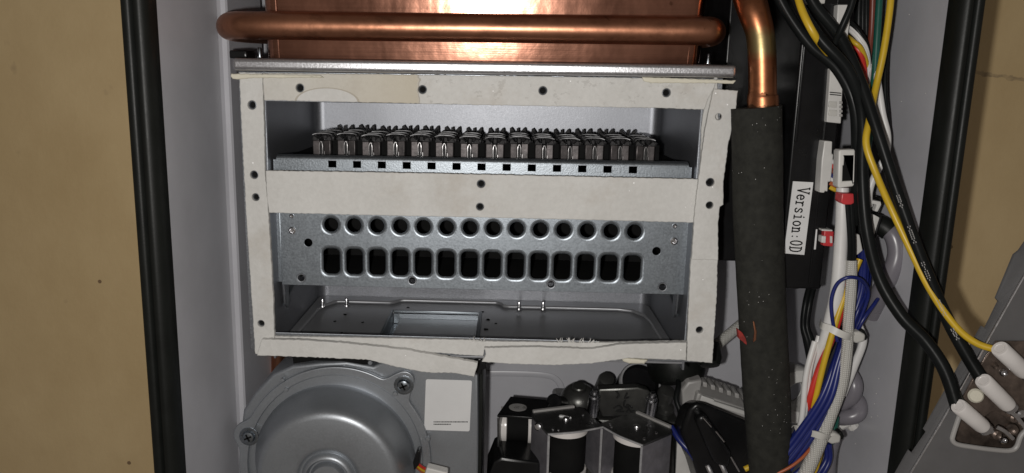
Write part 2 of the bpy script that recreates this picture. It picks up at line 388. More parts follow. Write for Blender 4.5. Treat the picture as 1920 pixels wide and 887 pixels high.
# ------------------------------------------------------------------ casing
ZT, ZB = 175, -330
casing = thing('heater_casing', 'open grey enamelled water heater casing with black rubber rim, hung on beige wall', 'heater casing', (0, 124, ZB))
xl0, xl1, xl2, xl3, xl4 = P(316, 443, -22).x, P(434, 443, 45).x, P(445, 443, 45).x, P(481, 668, 102).x, P(492, 668, 102).x
xro, xr1 = P(1772, 443, -22).x, P(1727, 443, -22).x
xlo = P(268, 443, -22).x
def extr_z(profile, z0, z1, b=0.0):
    g = NB(); prism(g, [V((x, y, z0)) for x, y in profile], V((0, 0, z1-z0)), b); return g
part('side_wall', extr_z([(xl0, -21), (xl0+1, 0), (xl1-1.2, 43), (xl1, 45), (xl2-.8, 45), (xl2, 46.2), (xl2+1, 98), (xl3, 102), (xl4, 102), (xl4, 123.5), (xlo+2, 123.5), (xlo+2, -21)], ZB, ZT), M['paint'], casing, sharp=8)
part('side_wall', extr_z([(xr1, -21), (xr1-1, 0), (xr1-2, 60), (xr1-3, 123.5), (xro-2, 123.5), (xro-2, -21)], ZB, ZT), M['paint'], casing)
g = NB(); box(g, xlo+2, xro-2, 124, 126, ZB, ZT, .4); part('back_panel', g, M['paint'], casing)
g = NB(); box(g, xlo+2, xro-2, -21, 124, ZT+.2, ZT+2); part('top_panel', g, M['paint'], casing)
g = NB(); box(g, xlo+2, xro-2, -21, 124, ZB-2, ZB-.2); part('bottom_panel', g, M['paint'], casing)
def seal(x0, x1):
    n = 10; pr = []
    wd = x1-x0
    for t, y in ((0, -20.5), (0, -26), (.04, -28.5), (.12, -29.6), (.3, -29.9), (.38, -29.2), (.42, -28.2), (.47, -28.4), (.52, -30), (.62, -30.8), (.76, -30.4), (.9, -28.6), (.97, -26.5), (1, -24), (1, -20.5)):
        pr.append((x0+wd*t, y))
    return extr_z(pr, ZB, ZT)
part('rim_seal', seal(xlo, xl0+.6), M['rubber'], casing, sharp=60)
part('rim_seal', seal(xro, xr1-.6), M['rubber'], casing, sharp=60)
# pressed bead on the back panel and two upright ribs
g = NB(); tube(g, [P(880, 700, 124), P(960, 700, 124), P(1020, 703, 124), P(1044, 712, 124), P(1054, 735, 124), P(1056, 790, 124), P(1056, 900, 124)], 2.2, 10, flat=.55); part('pressed_bead', g, M['paint'], casing)
for px in (1490, 1528):
    g = NB(); x = P(px, 600, 118).x; box(g, x-3.2, x+3.2, 119, 124, -300, -60, 1.4); part('upright_rib', g, M['paint'], casing)
# tiny drops stuck on the right wall
g = NB()
for px, py in ((1648, 710), (1643, 738), (1640, 757), (1646, 780), (1634, 782), (1604, 832), (1600, 808), (1705, 27), (1736, 175), (1690, 190)):
    p = P(px, py, 40); p.x = xr1-1.8-.1
    t = (p.x-CAM.x)/ray(px, py).x; p = CAM+ray(px, py)*t; 
    if p.y < 122: lathe(g, p, (-1, 0, 0), [(0, .25), (.22, .18), (.3, 0), (0, -.1)], 10)
if len(g.verts): part('paint_drip', g, M['white'], casing)

# ------------------------------------------------------------------ heat exchanger
ex = thing('heat_exchanger', 'copper heat exchanger box wrapped by a bent copper water pipe, above the white gasket frame', 'heat exchanger', (0, 50, P(900, 120, 0).z))
zt0, zt1 = P(900, 139, -4).z, P(900, 115, -4).z
sx0, sx1 = P(497, 95, 10).x, P(1318, 95, 10).x
def rrect_xy(x0, x1, y0, y1, r, n=6):
    return [((x0+x1)/2+a, (y0+y1)/2+b_) for a, b_ in rrect((x1-x0)/2, (y1-y0)/2, r, n)]
g = NB(); nz = 12; loops = []
for k in range(nz+1):
    t = k/nz; z = zt1-1+t*130
    loops.append([g.verts.new(V((x, y+(z-zt1)*(-0.115 if y < 50 else 0) + (1.0*math.sin(x*.05)*math.sin(t*5) if y < 20 else 0), z))) for x, y in
                  [q for q in rrect_xy(sx0, sx1, 10, 98, 6)]])
    # extra columns come from bump; keep cheap
for a, b_ in zip(loops, loops[1:]):
    m_ = len(a)
    for k in range(m_): g.faces.new((a[k], a[(k+1) % m_], b_[(k+1) % m_], b_[k]))
part('shell', g, M['copper'], ex, sharp=50)
for xs in (sx0+6.6, sx1-6.6):
    g = NB(); tube(g, [V((xs, 10.2, zt1)), V((xs, 10.2-.115*125, zt1+125))], .5, 8); part('seam', g, M['copper'], ex)
pc = P(900, 53, 1.5); pl, pr_ = P(386, 40, 6).x, P(1368, 55, 6).x
zp = pc.z
pts = [V((sx0+2, 80, zp+1)), V((pl+14, 70, zp+.5)), V((pl+6.8, 40, zp)), V((pl+7.5, 18, zp)), V((pl+14, 5, zp)), V((sx0+2, 1.6, zp)), V((-60, 1.4, zp)), V((0, 1.4, zp)), V((60, 1.4, zp)), V((sx1-4, 1.6, zp)), V((pr_-9, 4, zp)), V((pr_-6.6, 16, zp)), V((pr_-6.8, 45, zp)), V((pr_-12, 75, zp))]
g = NB(); tube(g, pts, 6.35, 28, 10); part('water_pipe', g, M['copper_pipe'], ex, sharp=60)
fx0, fx1 = P(434, 128, -4).x, P(1382, 140, -4).x
g = NB(); box(g, fx0, fx1, -4, 108, zt0, zt1, 1.8, 4); part('flange_tray', g, M['tray'], ex)
for px, py in ((487, 101), (1328, 108)):
    p = P(px, py, 20); g = NB(); lathe(g, V((p.x, 20, zt1)), (0, 0, 1), [(1.9, 0), (1.9, 1.2), (1.1, 1.4), (1.1, 5), (.8, 5.6), (0, 5.6)], 16); part('flange_screw', g, M['screw'], ex)
p = P(448, 104, 20); g = NB(); box(g, p.x-3.5, p.x+5, 16, 30, zt1, zt1+4, .8); part('corner_clip', g, M['black'], ex)
brk = thing('mounting_bracket', 'dark bracket with two pale tabs behind right end of copper pipe', 'bracket', (P(1340, 60, 90).x, 110, 20))
g = NB(); box(g, P(1322, 50, 110).x, P(1400, 50, 110).x, 111, 114, -45, 120, .5); part('bracket_plate', g, M['cast'], brk)
for (x0, y0, x1, y1) in ((1334, -40, 1357, 12), (1327, 84, 1347, 103)):
    a, c = P(x0, y0, 100), P(x1, y1, 100); g = NB(); box(g, a.x, c.x, 98, 110, c.z, a.z, .8); part('tab', g, M['white'], brk)

# ------------------------------------------------------------------ combustion chamber
ch = thing('combustion_chamber', 'galvanised sheet metal box with two openings framed by torn white fibre gasket strips', 'combustion chamber', (0, 50, P(900, 668, 3).z))
xi0, xi1 = P(497, 200, 2).x, P(1316, 200, 2).x
YB = 98
zfl = P(900, 573, YB-6).z
def wall_profile(t, R=6.0, n=8):
    x0, x1, yb = xi0-t, xi1+t, YB+t; r = R+t; out = [(x0, 4.2)]
    for k in range(n+1):
        a = math.radians(180-90*k/n); out.append((x0+r+r*math.cos(a), yb-r+r*math.sin(a)))
    for k in range(n+1):
        a = math.radians(90-90*k/n); out.append((x1-r+r*math.cos(a), yb-r+r*math.sin(a)))
    out.append((x1, 4.2)); return out
g = NB(); ins, outs = wall_profile(0), wall_profile(1)
nzz = 3
rows = []
for z in (zfl-4, zt0-.2):
    rows.append(([g.verts.new(V((x, y, z))) for x, y in ins], [g.verts.new(V((x, y, z))) for x, y in outs]))
for (i0, o0), (i1, o1) in zip(rows, rows[1:]):
    for A, B in ((i0, i1), (o0, o1)):
        for k in range(len(A)-1): g.faces.new((A[k], A[k+1], B[k+1], B[k]))
    for e in (0, -1): g.faces.new((i0[e], o0[e], o1[e], i1[e]))
part('chamber_wall', g, M['chamber'], ch, sharp=50)
# flange with the two openings
fz = lambda py: P(900, py, 3).z
fo = [(P(454, 300, 3).x, fz(668)), (P(1344, 300, 3).x, fz(668)), (P(1344, 300, 3).x, zt0-.3), (P(454, 300, 3).x, zt0-.3)]
def rect(x0, x1, z0, z1): return [(x0, z0), (x1, z0), (x1, z1), (x0, z1)]
part('front_flange', plate(fo, [rect(xi0, xi1, fz(332), fz(196)), rect(xi0, xi1, fz(634), fz(402))], 3, 1.1, .2), M['galv'], ch)
g = NB(); box(g, xi0+.5, xi1-.5, 3.2, 7, fz(197.5)+.2, fz(194)+.2, .4); part('opening_lip', g, M['galv'], ch)
# floor pan with a duct window and a raised back ledge
zfz = zfl
wq = [PZ(700, 640, zfz), PZ(897, 640, zfz), PZ(894, 588, zfz), PZ(716, 586, zfz)]
wx0, wx1, wy0, wy1 = wq[0].x+3, (wq[1].x+wq[2].x)/2, wq[0].y, (wq[2].y+wq[3].y)/2
wy0 = max(wy0, 22)
floor_bm = plate(rect(xi0, xi1, 4.3, YB), [rect(wx0, wx1, wy0, wy1)], 0, 1, .15)
for v in floor_bm.verts: v.co = V((v.co.x, v.co.z, zfz-v.co.y))
part('floor_pan', floor_bm, M['floor'], ch)
def zpoly(pts, z0, z1, b=0.0):
    g = NB(); prism(g, [V((p.x, p.y, z0)) for p in [PZ(x, y, z1) if not isinstance(x, V) else x for x, y in pts]], V((0, 0, z1-z0)), b, 3); return g
xa, xb, xc = PZ(738, 570, zfz+2).x, PZ(746, 570, zfz+2).x, PZ(938, 575, zfz+2).x
ed = [(xi0+.2, 8), (xi0+5, 8), (xi0+6, 70), (xi0+8, 80), (xi0+13, YB-10), (xa-3, YB-10), (xa, YB-8), (xb, YB-4.6), (xb+3, YB-4), (xc-2, YB-4), (xc, YB-6), (xc+1.5, YB-10), (xc+5, YB-11.5), (xi1-20, YB-11.5), (xi1-12, YB-14), (xi1-7, YB-22), (xi1-5.5, YB-34), (xi1-5, 8), (xi1-.2, 8), (xi1-.2, YB-6), (xi1-2, YB-2), (xi1-6, YB-.2), (xi0+6, YB-.2), (xi0+2, YB-2), (xi0+.2, YB-6)]
g = NB(); prism(g, [V((x, y, zfz+.05)) for x, y in ed], V((0, 0, 2.2)), .9, 3); part('floor_ledge', g, M['floor'], ch, sharp=50)
g = NB()
box(g, wx0-1.2, wx0, wy0-.5, wy1+1.2, zfz-7, zfz+1.6, .5); box(g, wx1, wx1+1.8, wy0-.5, wy1+1.2, zfz-7, zfz+1.6, .5)
box(g, wx0+.05, wx1-.05, wy1, wy1+1.2, zfz-7, zfz+1.2, .4); box(g, wx0+.05, wx1-.05, wy0-1.2, wy0, zfz-7, zfz+.6, .3)
box(g, wx0, wx1, wy0, wy1, zfz-8, zfz-7)
part('duct', g, M['galv_dark'], ch)
g = NB(); box(g, wx0+4, wx1-.6, wy0+.3, wy1-.4, zfz-4.4, zfz-3.8, .2); part('duct_vane', g, M['floor'], ch)
for px, py in ((605, 569), (650, 568), (973, 574), (1018, 574)):
    q = PZ(px, py+6, zfz+2.2); q.y = min(q.y, YB-5); g = NB()
    lathe(g, V((q.x, q.y, zfz+2.2)), (0, 0, 1), [(1.7, 0), (1.5, 1.0), (.95, 1.3), (.85, 4.4), (.5, 5), (0, 5)], 14); part('weld_stud', g, M['bright_steel'], ch)
g = NB()
for px, py, s_ in ((628, 603, 1.1), (647, 590, 1.2), (680, 605, 1.0), (765, 577, 1), (905, 585, .9), (915, 600, 1.3), (912, 618, 1.6), (930, 607, .7), (640, 625, .8)):
    q = PZ(px, py, zfz); pr = []
    for k in range(9):
        a = 2*math.pi*k/9; rr = s_*random.uniform(.5, 1.2); pr.append(V((q.x+rr*math.cos(a), q.y+rr*1.3*math.sin(a), zfz+.1)))
    prism(g, pr, V((0, 0, .15)))
part('soot_fleck', g, M['soot_shade'], ch)['kind'] = 'stuff'
# pressed hangers on the chamber sides
for s_, x in ((1, xi0), (-1, xi1)):
    g = NB(); prism(g, [V((x+s_*1.2, 14, fz(536))), V((x+s_*1.2, 22, fz(534))), V((x+s_*1.2, 24, fz(596))), V((x+s_*1.2, 20, fz(606))), V((x+s_*1.2, 17, fz(596)))], V((s_*1.2, 0, 0)), .3); part('hanger', g, M['galv'], ch)
    g = NB(); tube(g, [V((x+s_*.3, 20, fz(600))), V((x+s_*.3, 60, fz(548))), V((x+s_*.3, 75, fz(500)))], .8, 8); part('side_crease', g, M['galv_dark'], ch)

# gasket strips
def strip(poly, holes, Y, th, m='gasket', label=None, jit=.14, b=.45):
    hs = [[(P(x, y, Y).x+a, P(x, y, Y).z+c) for a, c in circ(r*mmpx(Y), 20)] for x, y, r in holes]
    return part('gasket_strip', plate(ragged(pxz(poly, Y), j=jit), hs, Y, th, b), M[m], ch, label)
strip([(448, 135), (491, 137), (493.5, 190), (497, 330), (503, 400), (512, 560), (514, 633), (513, 668), (478, 664), (474, 600), (466, 480), (460, 380), (452, 230)],
      [(472, 197, 8.5), (476, 328, 8), (479, 370, 7.5), (489, 607, 7)], 0, 2.9, label='left upright gasket strip')
strip([(492.5, 137), (700, 139), (1205, 146), (1345, 148), (1338, 168), (1330, 182), (1321, 206), (1250, 203), (900, 197), (494.5, 188)],
      [(562, 165, 8), (792, 168, 8), (1018, 170, 8), (1250, 174, 8)], .3, 2.6, 'gasket_top', label='stained top gasket strip')
strip([(1323, 190), (1345, 132), (1350, 300), (1318, 330), (1312, 330), (1316, 230)], [], 1.2, 1.7)
strip([(1339, 167), (1384, 170), (1379, 215), (1366, 270), (1357, 340), (1357, 384), (1350, 388), (1347, 420), (1347, 488), (1297, 487), (1303, 400), (1311, 330), (1316, 290), (1322, 245), (1330, 205)],
      [(1348, 219, 6), (1332, 342, 8), (1331, 385, 7)], -2.6, 2.6, label='loose right gasket strip leaning outwards at its top')
strip([(1296, 484), (1346, 486), (1344, 560), (1336, 681), (1288, 677), (1291, 580)], [(1312, 619, 7)], -1.9, 2.6)
strip([(498, 320), (700, 323), (900, 327), (1312, 336), (1308, 360), (1303, 418), (1100, 412.5), (900, 408), (700, 404), (504, 399), (500, 370)],
      [(902, 345, 8), (900, 388, 7.5)], .1, 2.8, label='wide middle gasket strip')
strip([(515, 631), (700, 634), (893, 638), (909, 649), (906, 668), (880, 667), (760, 657), (640, 647), (515, 641)], [], .4, 2.5)
strip([(490, 637), (560, 638), (640, 643), (760, 656), (896, 681), (889, 707), (850, 700), (800, 699), (745, 689), (690, 675), (600, 671), (481, 667)], [], -3.4, 3.4, jit=.17, label='torn bottom gasket strip hanging loose at one end')
strip([(896, 640), (1100, 643), (1180, 642), (1289, 640), (1289, 652), (906, 656)], [], .5, 2.4)
strip([(908, 653), (1000, 651), (1110, 655), (1165, 646), (1288, 643), (1287, 676), (1180, 672), (1110, 682), (1040, 685), (960, 683), (903, 679), (911, 665)], [(900, 649, 3)] if False else [], -3, 3.2, jit=.15)
strip([(433, 138), (600, 141), (607, 146), (470, 146.5), (450, 149), (436, 148), (431, 143)], [], -1.4, 3, 'cream', b=.6)
strip([(1204, 144), (1381, 151), (1375, 157), (1320, 156), (1222, 156), (1207, 152)], [], -1.4, 1.5, 'cream', b=.5)
strip([(1165, 671), (1215, 676), (1208, 683), (1180, 683), (1168, 678)], [], -2.2, 3, 'cream', b=.8)
# screw holes showing through the gasket
for px, py, r, dark in ((562, 165, 8, 1), (792, 168, 8, 1), (1018, 170, 8, 1), (1250, 174, 8, 1), (472, 197, 8, 1), (476, 328, 8, 1), (479, 370, 7, 1), (489, 607, 7, 1), (1332, 342, 8, 1), (1312, 619, 7, 1), (902, 345, 8, 1), (900, 388, 7.5, 1), (899, 650, 7, 1), (1331, 385, 7, 1)):
    p = P(px, py, .6); rr = r*mmpx(0); o = V((p.x, 3, p.z))
    g = NB(); lathe(g, o, (0, -1, 0), [(rr*1.05, -1), (rr*.98, .9), (rr*.78, 1.1), (rr*.66, .6), (rr*.62, -.4)], 18)
    h = part('screw_hole', g, M['galv'], ch)
    g = NB(); lathe(g, o, (0, -1, 0), [(rr*.7, .15), (0, .15)], 16); part('hole_shade', g, M['soot_shade'], h)  # black disc stands for the shade down the hole
# fibres sticking up from the torn edge
g = NB()
for k in range(46):
    px = random.choice([random.uniform(1048, 1118), random.uniform(1048, 1118), random.uniform(885, 910), random.uniform(880, 910)])
    p = P(px, 643 if px > 1000 else 641, random.uniform(-1, 2)); q = p+V((random.uniform(-1.6, 1.6), random.uniform(-1, 1), random.uniform(.8, 2.8)))
    tube(g, [p, p.lerp(q, .5)+V((random.uniform(-.4, .4), 0, 0)), q], [.3, .25, .08], 5, 3)
part('loose_fibres', g, M['gasket'], ch)['kind'] = 'stuff'

# ------------------------------------------------------------------ burner
bu = thing('burner_assembly', 'row of fourteen burner heads over a slotted zinc plate, seated inside the sheet metal box', 'burner', (0, 45, P(900, 545, 12).z))
YP = 12
hx0, hx1 = P(620, 421, YP).x, P(1190, 436, YP).x
hz = (P(620, 421, YP).z+P(1190, 436, YP).z)/2; oz = (P(621, 490, YP).z+P(1187, 504, YP).z)/2
bx0, bx1 = P(527, 470, YP).x, P(1287, 480, YP).x
bz0, bz1 = P(900, 543, YP).z, P(900, 398, YP).z
holes, rims = [], NB()
def rim(cx, cz, w_, h_, c_):
    loops = []
    for d, y in ((1.6, 0), (1.3, .03), (.9, .14), (.5, .36), (.15, .7), (0, .95)):
        loops.append([rims.verts.new(V((cx+a, YP+y, cz+b_))) for a, b_ in rrect(w_+d, h_+d, c_+d)])
    for A, B in zip(loops, loops[1:]):
        m_ = len(A)
        for k in range(m_): rims.faces.new((A[k], A[(k+1) % m_], B[(k+1) % m_], B[k]))
    holes.append([(cx+a, cz+b_) for a, b_ in rrect(w_+1.6, h_+1.6, c_+1.6)])
for i in range(14):
    x = hx0+(hx1-hx0)*i/13
    rim(x, hz, 3.5, 3.5, 3.49); rim(x-.1, oz, 4.1, 6.5, 2.6)
small = [(578, 455, 8, 0), (1231, 471, 8, 0), (565, 521, 7, 1), (773, 526, 7, 1), (1033, 533, 7, 1), (1242, 538, 7, 1)]
for px, py, r, fl in small:
    p = P(px, py, YP); holes.append([(p.x+a, p.z+c) for a, c in circ(r*mmpx(YP), 18)])
bm = plate(rect(bx0, bx1, bz0, bz1), holes, YP, 1.0, .12)
pl_ = part('slotted_plate', bm, M['galv_dark'], bu)
part('pressed_rims', rims, M['galv_dark'], pl_, sharp=60)
for px, py, r, fl in small:
    if fl:
        p = P(px, py, YP); rr = r*mmpx(YP); g = NB()
        lathe(g, V((p.x, YP, p.z)), (0, -1, 0), [(rr*1.35, 0), (rr*1.25, .35), (rr*1.0, .3), (rr*.9, -.8), (rr*.85, -2.4)], 18); part('threaded_hole', g, M['galv'], pl_)
for px, py, r in ((548, 432, 7.5), (547, 405, 4.5), (1264, 452, 7.5), (1265, 424, 4.5)):
    p = P(px, py, YP); rr = r*mmpx(YP); g = NB()
    lathe(g, V((p.x, YP-.02, p.z)), (0, -1, 0), [(rr, 0), (rr*.95, .5), (rr*.6, .9), (rr*.5, .6), (0, .5)], 18); part('rivet', g, M['bright_steel'], pl_)
g = NB(); pz1 = P(900, 318, 14).z-2
box(g, bx0+6, bx1-6, 60, 84, bz0+5, pz1); box(g, bx0+6, bx1-6, 14, 59.8, bz0+4, bz0+5); box(g, bx0+6, bx1-6, 14, 59.8, pz1-1, pz1)
box(g, bx0+6, bx0+7, 14, 59.8, bz0+5.2, pz1-1.2); box(g, bx1-7, bx1-6, 14, 59.8, bz0+5.2, pz1-1.2)
part('plenum', g, M['soot_shade'], bu)  # walls blackened so the plate holes look deep and dark
for s_, x in ((1, bx0), (-1, bx1)):                      # folded sides
    g = NB(); box(g, min(x-s_*2.4, x-s_*.2), max(x-s_*2.4, x-s_*.2), YP+1.2, 40, bz0+1, bz1, .3); part('side_fold', g, M['galv_dark'], bu)
    g = NB(); prism(g, [V((x-s_*4.2, 14, bz1)), V((x-s_*5.6, 14, bz1-4.6)), V((x-s_*4.4, 14, bz0+3)), V((x-s_*3.0, 14, bz0-.5)), V((x-s_*2.8, 14, bz1))], V((0, 26, 0)), .25); part('side_clip', g, M['galv_dark'], bu)
# front rail with notches
zd = P(900, 298.5, 12).z
rx0, rx1 = xi0+.8, xi1-.8
nx0, nx1 = P(623, 301, 9).x, P(1187, 314, 9).x
nh = []
for i in range(13):
    x = nx0+(nx1-nx0)*i/12; nh.append(rect(x-1.9, x+1.9, zd-5.0, zd-1.75))
zr0 = P(900, 336, 9).z
bm = plate(rect(rx0, rx1, zr0, zd-1.6), nh, 9, .9, .08)
n = 8; prof = [(9+3-3*math.cos(math.radians(90*k/n)), zd-1.6+2.2*math.sin(math.radians(90*k/n))) for k in range(n+1)]+[(14.5, zd+.6), (15, zd+.2), (15, zd-2.2)]
lp = [[bm.verts.new(V((x, y, z))) for y, z in prof] for x in [rx0+1.5+(rx1-rx0-3)*k/40 for k in range(41)]]
for a, b_ in zip(lp, lp[1:]):
    for k in range(len(a)-1): bm.faces.new((a[k], a[k+1], b_[k+1], b_[k]))
part('front_rail', bm, M['rail'], bu, sharp=50)
for i in range(13):
    x = nx0+(nx1-nx0)*i/12
    g = NB(); box(g, x-1.9, x+1.9, 8.6, 12, zd-1.75, zd-1.35, .1); part('rail_tab', g, M['galv'], bu) if i in (0,) else g.free()
tab0 = [c for c in bu.children if c.name.startswith('rail_tab')][0]
for i in range(1, 13):
    c = tab0.copy(); COL.objects.link(c); c.parent = bu; c.location = V(((nx1-nx0)*i/12, 0, 0))*S
g = NB(); box(g, rx0+4, rx1-4, 15.2, 16, zr0, zd-1.0); box(g, rx0+.2, rx1-.2, 16, 90, zd-3.2, zd-2.2); part('rail_shade_backing', g, M['soot_shade'], bu)  # black sheets paint the darkness behind the notches and on the deck
# burner heads
q0, q1 = P(602.5, 296, 20), P(1209, 312, 20)
pitch = (q1.x-q0.x)/13; hx = q0.x; Hh = 11.6; zb = zd-1.9
hd = thing('tmp_head', '', '', (0, 0, 0)); bpy.data.objects.remove(hd)
sec = [(-4.7, -.2), (-4.7, 8.4), (-4.7, 9.6), (-4.2, 10.9), (-3.2, 10.6), (-1.6, 9.0), (-.5, 8.5), (.5, 8.5), (1.6, 9.0), (3.2, 10.6), (4.2, 10.9), (4.7, 9.6), (4.7, 8.4), (4.7, -.2)]
g = NB(); prism(g, [V((hx+x, 22, zb+z)) for x, z in sec], V((0, 60, 0)), .15, 1)
for k in range(7):                                       # little louvres along both crests
    for s_ in (-1, 1): box(g, hx+s_*4.1-.5, hx+s_*4.1+.5, 26+k*7, 28.2+k*7, zb+10.2, zb+11.7, .15)
for k in range(4): box(g, hx-.8, hx+.8, 29+k*12.5, 31+k*12.5, zb+8, zb+10.6, .2)
rq = random.Random(21)
for s_ in (-1, 1): prism(g, [V((hx+s_*.9, 79, zb+8)), V((hx+s_*4.7, 79, zb+8)), V((hx+s_*4.5, 79, zb+12.6)), V((hx+s_*3.6, 79, zb+13.2)), V((hx+s_*2.2, 79, zb+11.4))], V((0, 2.5, 0)), .2)
box(g, hx-.7, hx+.7, 78.5, 80, zb+8, zb+12.8, .2)
for k in range(90):                                      # crinkled flakes of the dark mesh top
    x, y = hx+rq.uniform(-4.7, 7.6), rq.uniform(24, 74); zz = zb+8.6+1.6*min(1, abs(x-hx)/4)*(x < hx+4.7); a = rq.uniform(.4, 1.1)
    t = NB(); box(t, -a, a, -.25, .25, 0, rq.uniform(.6, 1.9)); t.transform(Matrix.Translation(V((x, y, zz))) @ Matrix.Rotation(rq.uniform(0, 3.1), 4, 'Z')); merge(g, t)
head = part('burner_head', g, M['dark_steel'], bu)
g = NB(); box(g, hx+4.8, hx+pitch-4.8, 25.5, 74, zb-.2, zb+8.9); part('gap_fill', g, M['soot_shade'], head)  # black filler stands for the dark gap between heads
g = NB()
for s_ in (-1, 1):
    prism(g, [V((hx+s_*.75, 22.4, zb-.2)), V((hx+s_*1.0, 21.2, zb-.2)), V((hx+s_*4.4, 21.0, zb-.2)), V((hx+s_*4.7, 22.4, zb-.2))], V((0, 0, 9.1)), .35)
part('front_cheek', g, M['heat_steel'], head)
for k, y in enumerate((23.5, 34, 48)):
    g = NB(); tube(g, [V((hx-5.0, y-.4, zb+11.4)), V((hx-3.2, y, zb+12.0)), V((hx, y, zb+12.2)), V((hx+3.2, y, zb+12.0)), V((hx+5.0, y-.4, zb+11.4))], .3, 6, 4); part('cross_bar', g, M['dull_wire'], head)
g = NB()
for s_ in (-1.6, 1.6): tube(g, [V((hx+s_, 21.5, zb+9.2)), V((hx+s_*.9, 40, zb+11.1)), V((hx+s_*.9, 74, zb+10.9))], .17, 5, 4)
part('guide_wire', g, M['dull_wire'], head)
g = NB()
tube(g, [V((hx-.75, 20.2, zb+2.2)), V((hx-.8, 20.0, zb+6.5)), V((hx-.3, 20.2, zb+8.2)), V((hx+.35, 20.2, zb+8.0)), V((hx+.75, 20, zb+6.2)), V((hx+.6, 20.2, zb+2.6)), V((hx, 20.3, zb+1.6)), V((hx, 20, zb-.4))], .17, 6, 5)
tube(g, [V((hx+1.5, 20.4, zb+3.6)), V((hx+1.5, 20.4, zb+.8))], .14, 6, 3)
part('staple', g, M['staple'], head)
for i in range(1, 14):
    c = head.copy(); COL.objects.link(c); c.parent = bu; c.location = V((pitch*i+rq.uniform(-.25, .25), rq.uniform(-.4, .4), rq.uniform(-.45, .35)))*S
    for chd in head.children:
        d = chd.copy(); COL.objects.link(d); d.parent = c

# ------------------------------------------------------------------ blower
YF = 24
fc = P(628, 868, YF)
bl = thing('fan_blower', 'grey steel fan blower with round motor can and a white sticker', 'fan', (fc.x, 60, fc.z-60))
def arc_px(cx, cy, r, a0, a1, n=14): return [(cx+r*math.cos(math.radians(a0+(a1-a0)*k/n)), cy-r*math.sin(math.radians(a0+(a1-a0)*k/n))) for k in range(n+1)]
hous = [(450, 1010), (449, 830), (456, 770)] + [(478, 737), (512, 702), (548, 686), (600, 680), (650, 678), (700, 687), (712, 681), (712, 672), (897, 672), (899, 1010)]
part('volute_housing', plate(pxz(hous, YF+3), [], YF+3, 40, 1.6, 3), M['galv_can'], bl)
o_ = [(628+180*math.cos(math.radians(a)), 868-180*math.sin(math.radians(a))) for a in range(-80, 0, 6)]
ring = []
def polar(a, r): return (628+r*math.cos(math.radians(a)), 868-r*math.sin(math.radians(a)))
rr0 = []
for a in range(-90, 270, 2):
    r = 180.0
    for la, lr in ((49.5, 221), (162.5, 200)):
        d = math.radians((a-la+180) % 360-180); c0 = lr-25
        if abs(d) < 1 and abs(c0*math.sin(d)) < 25: r = max(r, c0*math.cos(d)+math.sqrt(625-(c0*math.sin(d))**2))
    rr0.append(r)
for _ in range(2): rr0 = [(rr0[i-1]+2*rr0[i]+rr0[(i+1) % len(rr0)])/4 for i in range(len(rr0))]
ring = [polar(-90+2*i, r) for i, r in enumerate(rr0)]
inner = [polar(a, 164) for a in range(0, 360, 6)]
part('slot_gap_shade', plate(pxz([(548, 664), (700, 664), (702, 676), (694, 683), (684, 684), (640, 677), (590, 676), (550, 682)], YF+2.8), [], YF+2.8, .2, 0), M['soot_shade'], bl)  # thin black sheet paints the shade of the open slot
part('mounting_ring', plate(pxz(ring, YF), [pxz(inner, YF)], YF, 2.6, .7, 3), M['galv_can'], bl)
k_ = mmpx(YF)
g = NB()
lathe(g, V((fc.x, YF, fc.z)), (0, -1, 0), [(166*k_, -4), (165.5*k_, 0), (163*k_, 1.5), (157*k_, 5.5), (152*k_, 9), (148*k_, 12.2), (145*k_, 14.4), (141*k_, 16.6), (136*k_, 18), (127*k_, 18.6), (70*k_, 18.2), (63*k_, 17.8), (60*k_, 16.6), (57*k_, 15.6), (54*k_, 15.6), (51*k_, 17.4), (48*k_, 18.6), (44*k_, 18.8), (41*k_, 17.6), (39*k_, 16.2), (36*k_, 16.2), (34*k_, 18), (31*k_, 19.6), (0, 20)], 96)
part('motor_can', g, M['galv_can'], bl, sharp=60)
def screw(o, ax, r, parent, m='screw'):
    g = NB(); lathe(g, o, ax, [(r*1.55, 0), (r*1.55, .5), (r*1.3, .7), (r*1.05, .6), (r*1.0, 1.1), (r*.85, 2.0), (r*.5, 2.4), (0, 2.5)], 24)
    s_ = part('screw', g, M[m], parent)
    g = NB(); o = V(o); ax = V(ax)
    for ang in (25, 115):
        Mx = Matrix.Translation(o+ax*2.5) @ Matrix.Rotation(math.radians(ang), 4, ax)
        box(g, -r*.62, r*.62, -.12, .3, -r*.13, r*.13, 0, M=Mx)
    part('cross_slot_shade', g, M['soot_shade'], s_)  # black bars stand for the shade inside the cross recess
for px, py in ((757, 722), (467, 818)):
    p = P(px, py, YF); screw(p+V((0, -.02, 0)), (0, -1, 0), 3.4, bl)
for px, py, r in ((530, 712, 1.1), (537, 730, 1.2), (642, 694, 1.5), (693, 682, 1.3), (741, 738, 1.4), (802, 823, 1.4), (492, 820, 1.2)):
    p = P(px, py, YF); g = NB(); lathe(g, V((p.x, YF+.1 if py > 700 else YF+2, p.z)), (0, -1, 0), [(r, -1), (r, .5), (r*.8, .9), (0, .95)], 14); part('rivet', g, M['galv_can'], bl)
